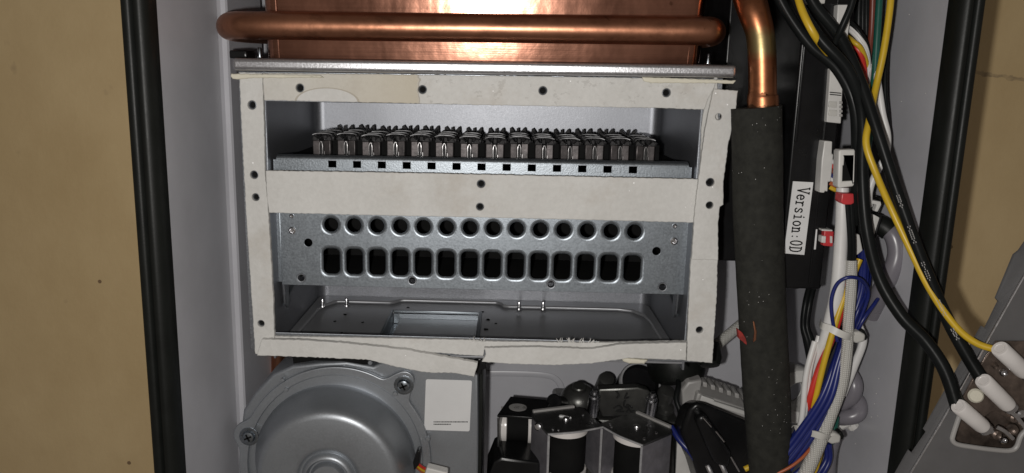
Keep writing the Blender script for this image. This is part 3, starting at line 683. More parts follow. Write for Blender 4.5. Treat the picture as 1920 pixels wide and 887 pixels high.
# sticker (its square code is left out)
Ys = YF+2.85
a, c = P(797, 711, Ys), P(882, 809, Ys)
cx, cz, hw, hh = (a.x+c.x)/2, (a.z+c.z)/2, (c.x-a.x)/2, (a.z-c.z)/2
st = part('sticker', plate([(cx+x+z*.03, cz+z) for x, z in rrect(hw, hh, 1.0)], [], Ys, .12, 0), M['paper'], bl, 'white sticker with two lines of tiny print')
g = NB(); rr_ = random.Random(3)
for row, (x0, x1, yy) in enumerate(((813, 876, 790), (813, 846, 794.5))):
    x = x0
    while x < x1:
        wd = rr_.uniform(.8, 2.6); p = P(x, yy, Ys-.02); q = P(x+wd, yy+2.2, Ys-.02); box(g, p.x, q.x, Ys-.04, Ys-.01, q.z, p.z); x += wd+.7
part('print', g, M['ink'], st)
# seal at the right edge of the plate, with a broken clip
g = NB(); p0, p1 = P(899, 690, YF), P(906, 690, YF); box(g, p0.x, p1.x, YF+2, 100, fc.z-60, P(900, 690, YF).z, .6); part('edge_seal', g, M['rubber'], bl)
g = NB(); prism(g, [P(x, y, YF-4) for x, y in ((884, 688), (892, 676), (902, 672), (903, 680), (912, 682), (912, 692), (903, 694), (902, 704), (893, 700))], V((0, 5, 0)), .5); part('broken_clip', g, M['black'], bl)
# motor lead at the right of the can
for k, (c_, dy) in enumerate((('pvc_red', 0), ('pvc_yellow', 5), ('pvc_orange', 9))):
    g = NB(); tube(g, [P(782, 868+dy, 18), P(792, 876+dy, 14), P(806, 884+dy, 10), P(830, 905+dy, 8)], .75, 8); part('lead_wire', g, M[c_], bl)
g = NB(); prism(g, [P(x, y, 4) for x, y in ((800, 877), (840, 887), (836, 905), (794, 896))], V((0, 6, 0)), .8); part('lead_plug', g, M['white'], bl)
g = NB(); prism(g, [P(x, y, 15) for x, y in ((782, 845), (789, 846), (786, 872), (776, 884), (774, 868))], V((0, 6, 0)), .8); part('grommet', g, M['black'], bl)

g = NB(); tube(g, [P(527, 560, 95), P(522, 680, 95), P(518, 760, 95), P(514, 900, 95)], 4.6, 16); solo('copper_pipe', g, M['copper_pipe'], 'short copper pipe end visible between the fan blower and the gasket corner', 'pipe')

# ------------------------------------------------------------------ right side: copper pipe, foam sleeve
g = NB(); tube(g, [P(1392, -60, 6), P(1404, -10, 2), P(1414, 25, -3), P(1425, 62, -5), P(1429, 110, -6), P(1430, 170, -6), P(1430, 178, -6), P(1430, 184, -6), P(1431, 225, -6)], [7.2, 7.2, 6.6, 6.0, 6.0, 6.0, 6.2, 6.7, 6.7], 24)
def soldered():
    m = copper('soldered_copper_tube', (0.44, 0.175, 0.085), 0.34, False); nt = m.node_tree; b = nt.nodes['Principled BSDF']
    sp = N(nt, 'ShaderNodeSeparateXYZ'); vec = coords(nt); nt.links.new(vec, sp.inputs[0])
    z = math_(nt, 'ADD', sp.outputs['Z'], math_(nt, 'MULTIPLY', math_(nt, 'SUBTRACT', noise(nt, vec, 150, 4), 0.5), 0.008))
    zc, h = P(1426, 80, -6).z*S, 0.0075
    k = math_(nt, 'SUBTRACT', 1.0, math_(nt, 'DIVIDE', math_(nt, 'ABSOLUTE', math_(nt, 'SUBTRACT', z, zc)), h), True)
    k = math_(nt, 'MULTIPLY', k, 1.7, True)
    old = b.inputs['Base Color'].links[0].from_socket
    col = mix(nt, k, old, (0.40, 0.31, 0.15))
    zb_ = P(1430, 205, -6).z*S
    k2 = math_(nt, 'MULTIPLY', math_(nt, 'LESS_THAN', math_(nt, 'SUBTRACT', z, zb_), 0.0022), 0.75)
    col = mix(nt, k2, col, (0.08, 0.05, 0.03)); nt.links.new(col, b.inputs['Base Color']); return m
cp2 = solo('copper_pipe', g, soldered(), 'upright copper pipe with soldered joint entering black foam sleeve', 'pipe')
fpts = [P(1418, 201, -6), P(1420, 300, -6), P(1421, 400, -6), P(1426, 520, -6), P(1432, 640, -7), P(1438, 750, -8), P(1443, 850, -9), P(1446, 960, -9)]
g = NB(); tube(g, fpts, [11.0, 11.2, 11.2, 11.0, 11.0, 11.0, 10.2, 9.8], 28, 10, flat=.8)
rnd = random.Random(5)
for v in g.verts: v.co += V((rnd.uniform(-.07, .07), rnd.uniform(-.06, .06), rnd.uniform(-.06, .06)))
fs = solo('foam_sleeve', g, M['foam'], 'black foam insulation sleeve slit and stained red, wrapped round the copper pipe', 'pipe insulation', sharp=80)
def blob(poly, Y, th, m, name, parent, label=None):
    g = NB(); prism(g, [P(x, y, Y) for x, y in poly], V((0, th, 0)), .2); return part(name, g, M[m], parent, label)
blob([(1384, 618), (1392, 624), (1398, 634), (1402, 648), (1396, 644), (1392, 640), (1386, 636)], -11.6, 3.5, 'red_paint', 'red_stain', fs, 'red paint smear')
blob([(1412, 602), (1415, 604), (1419, 622), (1418, 638), (1413, 642), (1415, 624)], -15.7, 1.2, 'copper_pipe', 'tear', fs, 'tear showing copper')

# ------------------------------------------------------------------ control box
YX = 2
cx0, cx1 = P(1468, 443, YX).x, P(1549, 443, YX).x
zx0 = P(1510, 542, YX).z
cb = thing('control_box', 'black plastic control box with white version label, right of the foam sleeve', 'control box', ((cx0+cx1)/2, 60, zx0))
g = NB(); box(g, cx0, cx1, YX, 108, zx0, 150, 1.0, 3); part('box_body', g, M['black'], cb)
g = NB(); box(g, P(1338, 400, 55).x, cx0-.1, 55, 112, zx0+.5, 150, 1.2, 3); part('box_back_half', g, M['black'], cb)
g = NB(); box(g, cx0+.8, cx0+2.2, YX-1.2, YX+.3, zx0+70, 150, .5); box(g, cx1-6.2, cx1-5.2, YX-.6, YX+.3, zx0+2, 150, .3); part('lid_edge', g, M['black'], cb)
for px in (1494, 1529):
    p = P(px, 545, 8); g = NB(); lathe(g, V((p.x, 10, zx0+.2)), (0, 0, -1), [(3, 0), (2.8, 1.2), (1.6, 1.9), (0, 2)], 16); part('foot', g, M['black'], cb)
lab = [P(x, y, YX-.6) for x, y in ((1487, 340), (1525, 342), (1508, 478), (1470, 475))]
g = NB(); prism(g, lab, V((0, .4, 0))); lb = part('version_label', g, M['paper'], cb, 'white label printed Version:0D')
# lettering, strokes drawn in a 0..0.5 x 0..1 cell
def ell(cx, cy, rx, ry, a0=0, a1=360, n=16): return [(cx+rx*math.cos(math.radians(a0+(a1-a0)*k/n)), cy+ry*math.sin(math.radians(a0+(a1-a0)*k/n))) for k in range(n+1)]
GL = {'V': [[(0.02, 1), (.25, 0), (.48, 1)], [(-.04, 1), (.12, 1)], [(.38, 1), (.54, 1)]],
      'e': [[(.05, .34), (.45, .34)]+ell(.25, .31, .2, .3, 8, 320)],
      'r': [[(.14, 0), (.14, .6)], [(.03, .6), (.14, .6)], [(.02, 0), (.28, 0)], [(.14, .4), (.22, .55), (.33, .61), (.44, .57)]],
      's': [[(.42, .5), (.36, .59), (.22, .61), (.1, .54), (.1, .42), (.2, .33), (.36, .25), (.42, .14), (.36, .03), (.22, 0), (.1, .04), (.06, .13)]],
      'i': [[(.26, 0), (.26, .6)], [(.12, .6), (.26, .6)], [(.1, 0), (.42, 0)], [(.24, .8), (.26, .86)]],
      'o': [ell(.25, .3, .2, .31)],
      'n': [[(.1, 0), (.1, .6)], [(.01, .6), (.1, .6)], [(0, 0), (.2, 0)], [(.1, .42), (.18, .57), (.3, .61), (.39, .5), (.39, 0)], [(.3, 0), (.48, 0)]],
      ':': [[(.24, .06), (.26, .1)], [(.24, .46), (.26, .5)]],
      '0': [ell(.25, .5, .19, .5)],
      'D': [[(.1, 0), (.1, 1)], [(0, 1), (.2, 1), (.36, .9), (.43, .7), (.44, .5), (.43, .3), (.36, .1), (.2, 0), (0, 0)]]}
def write(text, o, u, v, h, adv, wd, d, bm):
    """o: start, u: reading direction, v: letters' up, d: pushes the print off the surface"""
    nrm = u.cross(v).normalized()
    for i, chh in enumerate(text):
        for st_ in GL.get(chh, []):
            p = [o+u*(i*adv+x*h*.94)+v*(y*h) for x, y in st_]
            for a, b_ in zip(p, p[1:]):
                t = (b_-a); L = t.length; t.normalize(); s_ = t.cross(nrm)*wd/2; e = t*wd*.35
                f = [bm.verts.new(q+d) for q in (a-e+s_, b_+e+s_, b_+e-s_, a-e-s_)]; bm.faces.new(f)
u = (P(1489.5, 470, YX)-P(1506, 352, YX)).normalized(); vv = (P(1525, 342, YX)-P(1487, 340, YX)).normalized(); vv = (vv-u*vv.dot(u)).normalized()
g = NB(); o = P(1496.5, 352, YX-.66); Ls = (P(1480, 474, YX)-P(1496.5, 352, YX)).length
write('Version:0D', o, u, vv, 5.4, Ls/10.0, .62, V((0, -.03, 0)), g); part('lettering', g, M['ink'], lb)
# sockets down the right side of the box
def conn(name, quad, Y, th, m, parent, label=None, b=.5, pins=None):
    g = NB(); prism(g, [P(x, y, Y) for x, y in quad], V((0, th, 0)), b); return part(name, g, M[m], parent, label)
def conn_thing(name, label, cat, quad, Y, th, m, group=None):
    g = NB(); prism(g, [P(x, y, Y) for x, y in quad], V((0, th, 0)), .5); return solo(name, g, M[m], label, cat, group)
c1 = conn_thing('wire_connector', 'long white plug between crossing black cables at the top', 'connector', [(1571, 8), (1597, 7), (1594, 40), (1588, 84), (1568, 62)], -2, 10, 'white')
blob([(1570, 5), (1598, 4), (1598, 9), (1570, 9)], -2.6, 11, 'black', 'clip_band', c1)
c2 = conn_thing('wire_connector', 'white plug with ribbed face below the crossing black cables', 'connector', [(1557, 128), (1581, 152), (1577, 232), (1550, 229)], -1, 10, 'white')
for y in (172, 176): blob([(1556, y), (1578, y+2), (1578, y+4), (1556, y+2)], -1.3, 2, 'black', 'groove', c2)
for y in (190, 206): blob([(1555, y), (1570, y+1), (1569, y+12), (1554, y+11)], -1.6, 2, 'nylon', 'latch', c2)
for k in range(4): blob([(1574, 190+k*8), (1580, 190+k*8), (1580, 195+k*8), (1574, 195+k*8)], -1.5, 3, 'grey_pl', 'pin', c2)
c2b = conn_thing('wire_connector', 'small white plug wedged at the top under the black cable', 'connector', [(1512, -8), (1549, -8), (1547, 7), (1519, 7)], -4, 8, 'nylon')
c3 = conn_thing('wire_connector', 'white stepped plug with rainbow wires beside the white clip', 'connector', [(1546, 264), (1561, 265), (1560, 289), (1563, 289), (1558, 341), (1553, 341), (1552, 360), (1547, 358), (1546, 362), (1537, 361), (1541, 300)], -4, 10, 'white')
for k, (c_, y) in enumerate((('pvc_white', 300), ('pvc_red', 309), ('pvc_brown', 318), ('pvc_blue', 327), ('pvc_white', 334), ('pvc_orange', 343), ('pvc_yellow', 351))):
    g = NB(); tube(g, [P(1556, y, -2), P(1566, y+5, -3), P(1578, y+2+k, -1), P(1588, y+10, 6)], 1.0, 8)
    solo('wire', g, M[c_], ['white', 'red', 'brown', 'blue', 'grey white', 'orange', 'yellow'][k]+' short wire from stepped white plug into the clip, %s' % ['topmost', 'second down', 'third down', 'fourth down', 'fifth down', 'sixth down', 'lowest'][k], 'wire', 'wires from the stepped white plug')
c4 = conn_thing('wire_connector', 'red and white plug low on the black control box', 'connector', [(1546, 432), (1564, 434), (1562, 463), (1543, 461)], -1, 8, 'redplastic')
blob([(1541, 430), (1561, 431), (1561, 434), (1541, 433)], -1.6, 8, 'white', 'rim', c4)
blob([(1541, 443), (1549, 443), (1548, 456), (1540, 455)], -1.8, 4, 'white', 'plug_face', c4)
blob([(1557, 443), (1561, 443), (1561, 456), (1557, 456)], -1.8, 3, 'white', 'slot', c4)
blob([(1530, 430), (1533, 430), (1530, 468), (1526, 468)], YX-.5, .4, 'paper', 'label', cb, 'narrow white label')

# white clip frame, red plug and its pair of wires
cl = thing('cable_clip', 'white rectangular clip with black centre, hanging over the white sleeve', 'clip', P(1587, 352, -14))
Yc = -20
fr = plate(pxz([(1576, 281), (1602, 280), (1604, 283), (1602, 347), (1599, 350), (1574, 353), (1571, 350), (1573, 284)], Yc), [pxz([(1584, 294), (1599, 294), (1598, 339), (1580, 340), (1581, 311), (1583, 310)], Yc)], Yc, 6, .7, 3)
part('frame', fr, M['white'], cl)
g = NB(); prism(g, [P(x, y, Yc+.7) for x, y in ((1578, 290), (1600, 290), (1599, 343), (1577, 344))], V((0, 5, 0)), .3); part('core', g, M['soot_shade'], cl)
rp = conn_thing('wire_connector', 'red block plug with two black wires below the white clip', 'connector', [(1579, 363), (1601, 363), (1602, 381), (1596, 384), (1582, 384), (1577, 379)], -15, 7, 'redplastic')
for k in (0, 1):
    g = NB(); tube(g, [P(1589+k*7, 380, -12), P(1592+k*6, 420, -13), P(1594+k*6, 460, -13), P(1593+k*6, 500, -12)], 1.15, 10)
    solo('wire', g, M['pvc_black'], ['left', 'right'][k]+' black wire of the pair from red plug into braided sleeve', 'wire', 'pair of black wires under the red plug')

# ------------------------------------------------------------------ wires and cables
def wire(name, pts, r, m, label, cat='wire', group=None, n=12, sm=8, flat=1.0):
    g = NB(); tube(g, [P(*p) for p in pts], r, n, sm, flat); return solo(name, g, M[m], label, cat, group, sharp=70)
cabA = wire('power_cable', [(1478, -40, -8), (1500, 15, -12), (1540, 75, -18), (1592, 135, -20), (1616, 215, -18), (1617, 330, -18), (1625, 430, -22), (1648, 520, -30), (1690, 592, -38), (1736, 640, -44), (1772, 695, -50), (1797, 768, -56)], [2.4, 2.4, 2.4, 2.5, 2.7, 2.8, 2.8], 'pvc_black', 'thick black cable running down to the lowest white ceramic cap', 'cable', 'ignition cables', 16)
cabB = wire('power_cable', [(1500, -50, -2), (1528, 10, -4), (1575, 70, -10), (1612, 150, -18), (1646, 250, -26), (1682, 360, -32), (1722, 470, -38), (1770, 585, -44), (1810, 660, -50), (1848, 722, -56)], [2.4, 2.4, 2.4, 2.3, 2.3, 2.6, 2.8], 'pvc_black', 'thick black cable with pale print running to the middle ceramic cap', 'cable', 'ignition cables', 16)
g = NB(); rr_ = random.Random(11)
path = catmull([P(*p) for p in [(1682, 360, -35.3), (1722, 470, -41.3), (1770, 585, -47.3), (1810, 660, -53.3)]], 30)
for i in range(2, len(path)-2):
    if (i//9) % 2 == 0:
        t = (path[i+1]-path[i]).normalized(); s_ = t.cross(V((0, 1, 0))).normalized()
        c_ = path[i]+V((0, .45, 0)); a = rr_.uniform(.25, .55)
        for dd in (-.5, .5) if rr_.random() < .7 else (0,):
            f = [g.verts.new(c_+t*x+s_*(z+dd)+V((0, 0, 0))) for x, z in ((-.3, -.16), (.3, -.16), (.3, .16), (-.3, .16))]; g.faces.new(f)
part('cable_print', g, M['grey_pl'], cabB)
wire('power_cable', [(1440, -50, 0), (1474, 20, -2), (1520, 85, -6), (1570, 130, -12), (1602, 200, -16), (1606, 300, -14), (1600, 420, -8)], 2.4, 'pvc_black', 'thick black cable crossing below the yellow wire and behind the others', 'cable', 'ignition cables', 14)
wire('wire', [(1672, -30, -6), (1668, 20, -8), (1657, 95, -10), (1641, 170, -12), (1630, 225, -22), (1624, 270, -26), (1641, 322, -29), (1668, 385, -30), (1704, 462, -36), (1745, 545, -42), (1790, 610, -48), (1830, 643, -52), (1876, 658, -56)], 1.45, 'pvc_yellow', 'long yellow wire sweeping down to the topmost ceramic cap')
wire('wire', [(1490, -25, -10), (1504, 20, -16), (1525, 62, -19), (1546, 92, -14), (1568, 118, -2)], [1.4, 1.6, 1.6, 1.5, 1.4], 'pvc_yellow', 'short yellow wire tucked between black cables at the top')
wire('wire', [(1650, -20, 4), (1645, 60, 2), (1640, 140, 0), (1633, 230, -4), (1620, 330, -4)], 1.5, 'pvc_green', 'dark green wire beside the long yellow wire')
wire('wire', [(1637, -20, 8), (1634, 60, 8), (1628, 110, 6), (1622, 170, 4), (1612, 260, 2)], 1.3, 'pvc_brown', 'reddish brown wire beside the dark green wire')
wire('wire', [(1588, 72, 6), (1598, 85, 2), (1612, 98, 0), (1620, 130, 2), (1622, 180, 6)], 1.3, 'pvc_red', 'red wire curling over from the long white plug')
wire('wire', [(1588, 68, 8), (1600, 78, 0), (1615, 92, -1), (1626, 125, 3), (1627, 170, 8)], 1.1, 'pvc_yellow', 'yellow wire curling over from the long white plug')
for k in range(3):
    wire('wire', [(1586, 38+k*7, 8), (1598, 46+k*7, 4), (1612, 62+k*7, 2), (1625, 86+k*9, 2), (1632, 140+k*8, 4)], 1.1, 'pvc_white' if k else 'pvc_black', ['black wire arching above two white wires from the long plug', 'upper white wire arching from the long white plug', 'lower white wire arching from the long white plug'][k], 'wire', 'wires arching from the long white plug')
wire('wire', [(1640, 120, 2), (1648, 170, -4), (1655, 215, -6), (1664, 255, -8), (1660, 292, -10), (1640, 330, -10), (1630, 360, -10), (1630, 386, -8)], 1.5, 'pvc_white', 'outer white wire bending round behind the black cable', group='white wire pair')
wire('wire', [(1634, 120, 4), (1642, 170, -2), (1650, 215, -4), (1657, 255, -6), (1653, 290, -8)], 1.5, 'pvc_white', 'inner white wire of the pair behind the black cable', group='white wire pair')
wire('wire', [(1664, 60, 8), (1660, 130, 4), (1660, 180, 2), (1664, 225, 0), (1667, 265, 2), (1662, 300, 6)], 1.1, 'pvc_black', 'thin black wire outside the white wire pair')
for k in range(4):
    wire('wire', [(1612+k*6, -20, 14), (1610+k*7, 50, 16), (1612+k*6, 150, 14), (1608+k*5, 260, 12), (1612+k*4, 400, 10), (1615+k*5, 500, 10)], 2.0, 'pvc_black', 'black wire in the dark bundle behind the coloured wires, %s' % ['nearest the control box', 'second from the control box', 'third from the control box', 'nearest the side wall'][k], 'wire', 'black wires behind the coloured ones')
wire('insulating_sleeve', [(1580, 352, -8), (1579, 400, -9), (1577, 450, -9), (1570, 540, -10), (1557, 600, -10), (1545, 640, -9), (1530, 680, -6), (1515, 730, -2), (1500, 800, 4)], [2.7, 2.8, 2.9, 3.1, 2.9, 2.5, 1.7, 1.4, 1.3], 'pvc_white', 'thick smooth white sleeve running down beside the control box', 'cable sleeve', n=20)
wire('braided_sleeve', [(1597, 488, -12), (1596, 540, -13), (1591, 600, -14), (1588, 660, -14), (1578, 720, -14), (1556, 780, -14), (1532, 840, -14), (1500, 910, -14)], [2.3, 2.4, 2.4, 2.5, 2.8, 3.0, 3.2, 3.3], 'braid', 'white braided sleeve sweeping down over the blue wires', 'cable sleeve', n=18)
wire('wire', [(1604, -30, -14), (1596, 10, -14), (1580, 48, -13), (1566, 80, -10), (1556, 110, -6)], 1.5, 'pvc_black', 'thin black wire slanting across the face of the long white plug')
# blue bundle
for k in range(9):
    dx = (k % 5)*4.0+rr_.uniform(-1.5, 1.5); dd = (k//5)*3+rr_.uniform(-1.2, 1.2)
    wire('wire', [(1612+dx*.9, 470, 4+dd), (1606+dx, 540, -4+dd), (1586+dx*.9, 610, -8+dd), (1564+dx*1.0, 680, -12+dd), (1538+dx*1.9, 745, -15+dd), (1502+dx*2.2, 800, -14+dd), (1462+dx*2.6, 850, -13+dd), (1396+dx*4.2, 908, -12+dd)], 1.25+.3*rr_.random(), 'pvc_blue',
         'blue wire running the length of the tied bundle', 'wire', 'blue wires of the tied bundle')
wire('wire', [(1570, 640, -13), (1561, 600, -14), (1559, 562, -14), (1570, 532, -15), (1592, 520, -17), (1616, 526, -15), (1628, 550, -10), (1616, 590, -8), (1602, 625, -8)], .85, 'pvc_blue', 'blue wire looping over the white sleeves above the upper tie')
wire('wire', [(1598, 640, -8), (1618, 600, -10), (1642, 566, -6), (1652, 545, 4), (1636, 500, 10)], .9, 'pvc_blue', 'blue wire bowing out to the right towards the black cable')
wire('wire', [(1596, 620, -9), (1610, 580, -9), (1626, 545, -4), (1632, 510, 6)], .9, 'pvc_blue', 'shorter blue wire bowing out to the right above its twin')
wire('wire', [(1555, 832, -8), (1556, 860, -8), (1545, 885, -9), (1520, 920, -9)], 1.2, 'pvc_blue', 'blue wire dropping below the lower cable tie', group='blue wires below the lower tie')
wire('wire', [(1549, 832, -7), (1550, 858, -7), (1538, 882, -8), (1510, 918, -8)], 1.2, 'pvc_blue', 'inner blue wire dropping below the lower cable tie', group='blue wires below the lower tie')
wire('wire', [(1612, 486, -8), (1598, 520, -9), (1578, 570, -12), (1562, 620, -13), (1545, 680, -13), (1529, 745, -12), (1513, 800, -7), (1466, 846, -6), (1396, 880, -7)], 1.4, 'pvc_yellow', 'yellow wire in the tied bundle beside the red wire')
wire('wire', [(1590, 500, -6), (1578, 580, -11), (1558, 640, -11), (1536, 690, -11), (1519, 745, -11), (1506, 800, -6), (1478, 852, -5), (1410, 895, -6)], 1.5, 'pvc_red', 'red wire in the tied bundle beside the yellow wire')
wire('wire', [(1575, 610, -7), (1546, 680, -7), (1512, 750, -7), (1512, 820, -10), (1480, 868, -11), (1430, 905, -11)], 1.3, 'pvc_black', 'black wire in the tied bundle under the red wire')
wire('wire', [(1528, 640, -8), (1512, 700, -10), (1506, 760, -11), (1500, 800, -11), (1482, 845, -10)], 1.4, 'pvc_white', 'white wire on the control box side of the tied bundle', group='white wires of the tied bundle')
wire('wire', [(1536, 630, -7), (1519, 690, -9), (1512, 750, -10), (1504, 800, -10), (1486, 850, -9)], 1.3, 'pvc_white', 'second white wire on control box side of the tied bundle', group='white wires of the tied bundle')
wire('wire', [(1524, 836, -13), (1500, 862, -16), (1470, 882, -17), (1426, 899, -15)], .75, 'pvc_orange', 'orange wire fanning out below the lower cable tie')
wire('wire', [(1526, 848, -11), (1506, 876, -12), (1480, 898, -12)], 1.2, 'pvc_blue', 'blue wire fanning out beside the orange wire')
wire('wire', [(1540, 840, -8), (1528, 880, -7), (1515, 920, -6)], 1.6, 'pvc_yellow', 'yellow wire stub behind the braided sleeve at the bottom')
wire('wire', [(1610, 610, -4), (1618, 640, -6), (1600, 690, -6), (1580, 740, -4)], 1.9, 'pvc_white', 'white wire bulging out right of the braided sleeve', flat=.8)
# grey hose
wire('drain_hose', [(1632, 428, 4), (1655, 428, 0), (1675, 442, -4), (1682, 475, -6), (1672, 510, -6), (1652, 545, -2), (1635, 590, 8)], 4.1, 'pvc_grey', 'grey hose curving out beside the upper black cables', 'hose', 'grey hose loops', 18)
wire('drain_hose', [(1560, 770, 14), (1580, 757, 8), (1597, 742, 4), (1602, 722, 4), (1594, 704, 8), (1575, 690, 16)], 3.9, 'pvc_grey', 'upper grey hose loop behind the braided sleeve', 'hose', 'grey hose loops', 18)
wire('drain_hose', [(1560, 782, 12), (1585, 783, 4), (1605, 778, 2), (1611, 764, 4), (1604, 750, 8), (1580, 745, 16)], 3.9, 'pvc_grey', 'lower grey hose loop behind the braided sleeve', 'hose', 'grey hose loops', 18)
wire('drain_hose', [(1560, 820, 6), (1552, 850, 6), (1548, 900, 6)], 4.2, 'pvc_grey', 'grey hose end below the lower cable tie', 'hose', 'grey hose loops', 16)
g = NB(); tube(g, [P(1638, 418, 2), P(1655, 424, -1), P(1668, 434, -3)], 4.7, 16); solo('hose_cuff', g, M['rubber'], 'black cuff on the upper end of the grey hose', 'hose cuff')
g = NB(); tube(g, [P(1575, 735, 14), P(1600, 748, 12), P(1612, 742, 12)], 3.0, 10); tube(g, [P(1566, 800, 10), P(1590, 790, 10), P(1600, 800, 10)], 3.0, 10); solo('foam_pad', g, M['white'], 'white padding between the two grey hose loops', 'padding')
wire('wire', [(1566, 780, 0), (1562, 810, -2), (1556, 830, -2)], 2.0, 'pvc_green', 'short green wire behind the lower cable tie')
# cable ties
def tie(pts, headq, tail, label):
    t = thing('cable_tie', label, 'cable tie', P(*pts[1]), 'cable ties round the wire bundle')
    g = NB(); path = catmull([P(*p) for p in pts], 8); L = []
    for i, p in enumerate(path):
        t_ = (path[min(i+1, len(path)-1)]-path[max(i-1, 0)]).normalized(); up = t_.cross(V((0, 1, 0))).normalized()
        L.append([g.verts.new(p+up*s_*1.6+V((0, d, 0))) for s_, d in ((1, 0), (-1, 0), (-1, .7), (1, .7))])
    for a, b_ in zip(L, L[1:]):
        for k in range(4): g.faces.new((a[k], a[(k+1) % 4], b_[(k+1) % 4], b_[k]))
    g.faces.new(L[0]); g.faces.new(L[-1][::-1]); part('strap', g, M['nylon'], t)
    g = NB(); prism(g, [P(x, y, headq[1]) for x, y in headq[0]], V((0, 5, 0)), 1.0, 3); part('head', g, M['nylon'], t)
    g = NB(); prism(g, [P(x, y, headq[1]+3) for x, y in tail], V((0, 5, 0)), .6); part('cut_tail', g, M['rubber'], t)
tie([(1538, 604, -6), (1541, 611, -12.8), (1556, 616, -15), (1572, 624, -17.0), (1590, 631, -17.6), (1604, 632, -14)], ([(1598, 624), (1612, 622), (1624, 628), (1622, 641), (1606, 645), (1596, 638)], -15), [(1612, 618), (1622, 620), (1628, 632), (1624, 640), (1618, 630)], 'cloudy nylon tie round the bundle, above the grey hose loops')
tie([(1486, 800, -4), (1492, 803, -12), (1510, 810, -14), (1530, 815, -17.2), (1548, 821, -17.6), (1560, 824, -13)], ([(1552, 816), (1566, 812), (1578, 818), (1576, 831), (1560, 834), (1550, 828)], -15), [(1572, 812), (1580, 810), (1584, 820), (1578, 826)], 'cloudy nylon tie round the bundle, below the grey hose loops')
# small clips at the right of the cables
def clip2(quad, Y, label):
    g = NB(); prism(g, [P(x, y, Y) for x, y in quad], V((0, 6, 0)), .5); return solo('cable_clip', g, M['white'], label, 'clip', 'white hooked clips')
h1 = clip2([(1626, 374), (1652, 378), (1653, 384), (1646, 398), (1640, 396), (1645, 384), (1626, 381)], -10, 'white hooked clip above its taller twin, right of black cable')
g = NB(); prism(g, [P(x, y, -7) for x, y in ((1624, 380), (1645, 384), (1640, 398), (1630, 404), (1622, 402))], V((0, 6, 0)), .5); part('clip_core', g, M['black'], h1)
g = NB(); prism(g, [P(x, y, -8) for x, y in ((1648, 370), (1657, 374), (1655, 384), (1648, 402), (1646, 400), (1653, 384))], V((0, 6, 0)), .4); part('clip_jaw', g, M['black'], h1)
h2 = clip2([(1638, 402), (1650, 408), (1640, 440), (1634, 462), (1636, 430)], -10, 'tall narrow white clip below its hooked twin')
g = NB(); prism(g, [P(x, y, -8) for x, y in ((1640, 398), (1656, 404), (1650, 424), (1640, 452), (1640, 440), (1650, 408))], V((0, 6, 0)), .4); part('clip_jaw', g, M['black'], h2)
g = NB(); prism(g, [P(x, y, -5) for x, y in ((1592, 435), (1612, 440), (1618, 470), (1608, 478), (1590, 478))], V((0, 5, 0)), .5); solo('wire_connector', g, M['white'], 'white flat plug half hidden behind the black cable, above the braided sleeve', 'connector')
for k in range(2):
    wire('wire', [(1518+k*8, 535, 30), (1510+k*8, 570, 26), (1506+k*7, 610, 24), (1514+k*6, 640, 22), (1522+k*4, 680, 20)], [1.5, 1.5, 1.5, 2.2, 2.2], 'pvc_black', ['left', 'right'][k]+' one of two thin black wires dropping from the control box underside', 'wire', 'thin black wires below the control box')

# ------------------------------------------------------------------ electrode cover
YE = -52
ec = thing('electrode_cover', 'loose grey steel electrode cover with white ceramic caps, hanging in front of the rim', 'electrode cover', P(1850, 800, YE))
lineA, lineB = (1700, 900), (1990, 385)
main = [(1702, 896), (1760, 800), (1835, 669), (1915, 527), (1990, 396), (2150, 380), (2150, 1010), (1640, 1010)]
win = [(1786, 826), (1796, 834), (1850, 842), (1893, 845), (1906, 838), (1918, 812), (1940, 800), (1940, 770), (1850, 740), (1812, 768)]
part('cover_plate', plate(pxz(main, YE), [pxz(win, YE)], YE, 1.3, .35, 2), M['cover'], ec)
fl = [(1630, 1000), (1676, 896), (1705, 845), (1711, 851), (1738, 812), (1733, 806), (1842, 612), (1848, 617), (1873, 566), (1868, 560), (1902, 478), (1912, 470), (1980, 372)]
back = [(1990, 396), (1915, 527), (1835, 669), (1760, 800), (1702, 896), (1650, 990)]
g = NB(); prism(g, [P(x, y, YE+1.6+ (4 if i < len(fl) else 0)) for i, (x, y) in enumerate(fl+back)], V((0, 1.2, 0)), .0); part('folded_flange', g, M['cover'], ec)
g = NB(); tube(g, [P(x, y, YE-.3) for x, y in ((1650, 984), (1702, 896), (1760, 800), (1835, 669), (1915, 527), (1990, 396))], .45, 8, 3); part('fold_glint', g, M['bright_steel'], ec)  # bright tube drawn in as the highlight along the bend
g = NB(); tube(g, [P(x, y, YE-.3) for x, y in ((1800, 776), (1788, 812), (1786, 825), (1795, 833), (1822, 838), (1860, 843), (1892, 845), (1906, 838), (1914, 818), (1926, 806), (1945, 800))], 1.0, 10, 6); part('window_rim', g, M['grey_pl'], ec)
g = NB(); prism(g, [P(x, y, YE+7) for x, y in ((1750, 850), (1840, 690), (1960, 690), (1960, 870))], V((0, 1, 0))); part('backing_plate', g, M['brown_metal'], ec)
g = NB(); prism(g, [P(x, y, YE-1.2) for x, y in ((1806, 745), (1840, 682), (1868, 640), (1960, 640), (1960, 760), (1905, 790), (1860, 772), (1835, 790))], V((0, 1.1, 0)), .4); hold = part('electrode_holder', g, M['brown_metal'], ec)
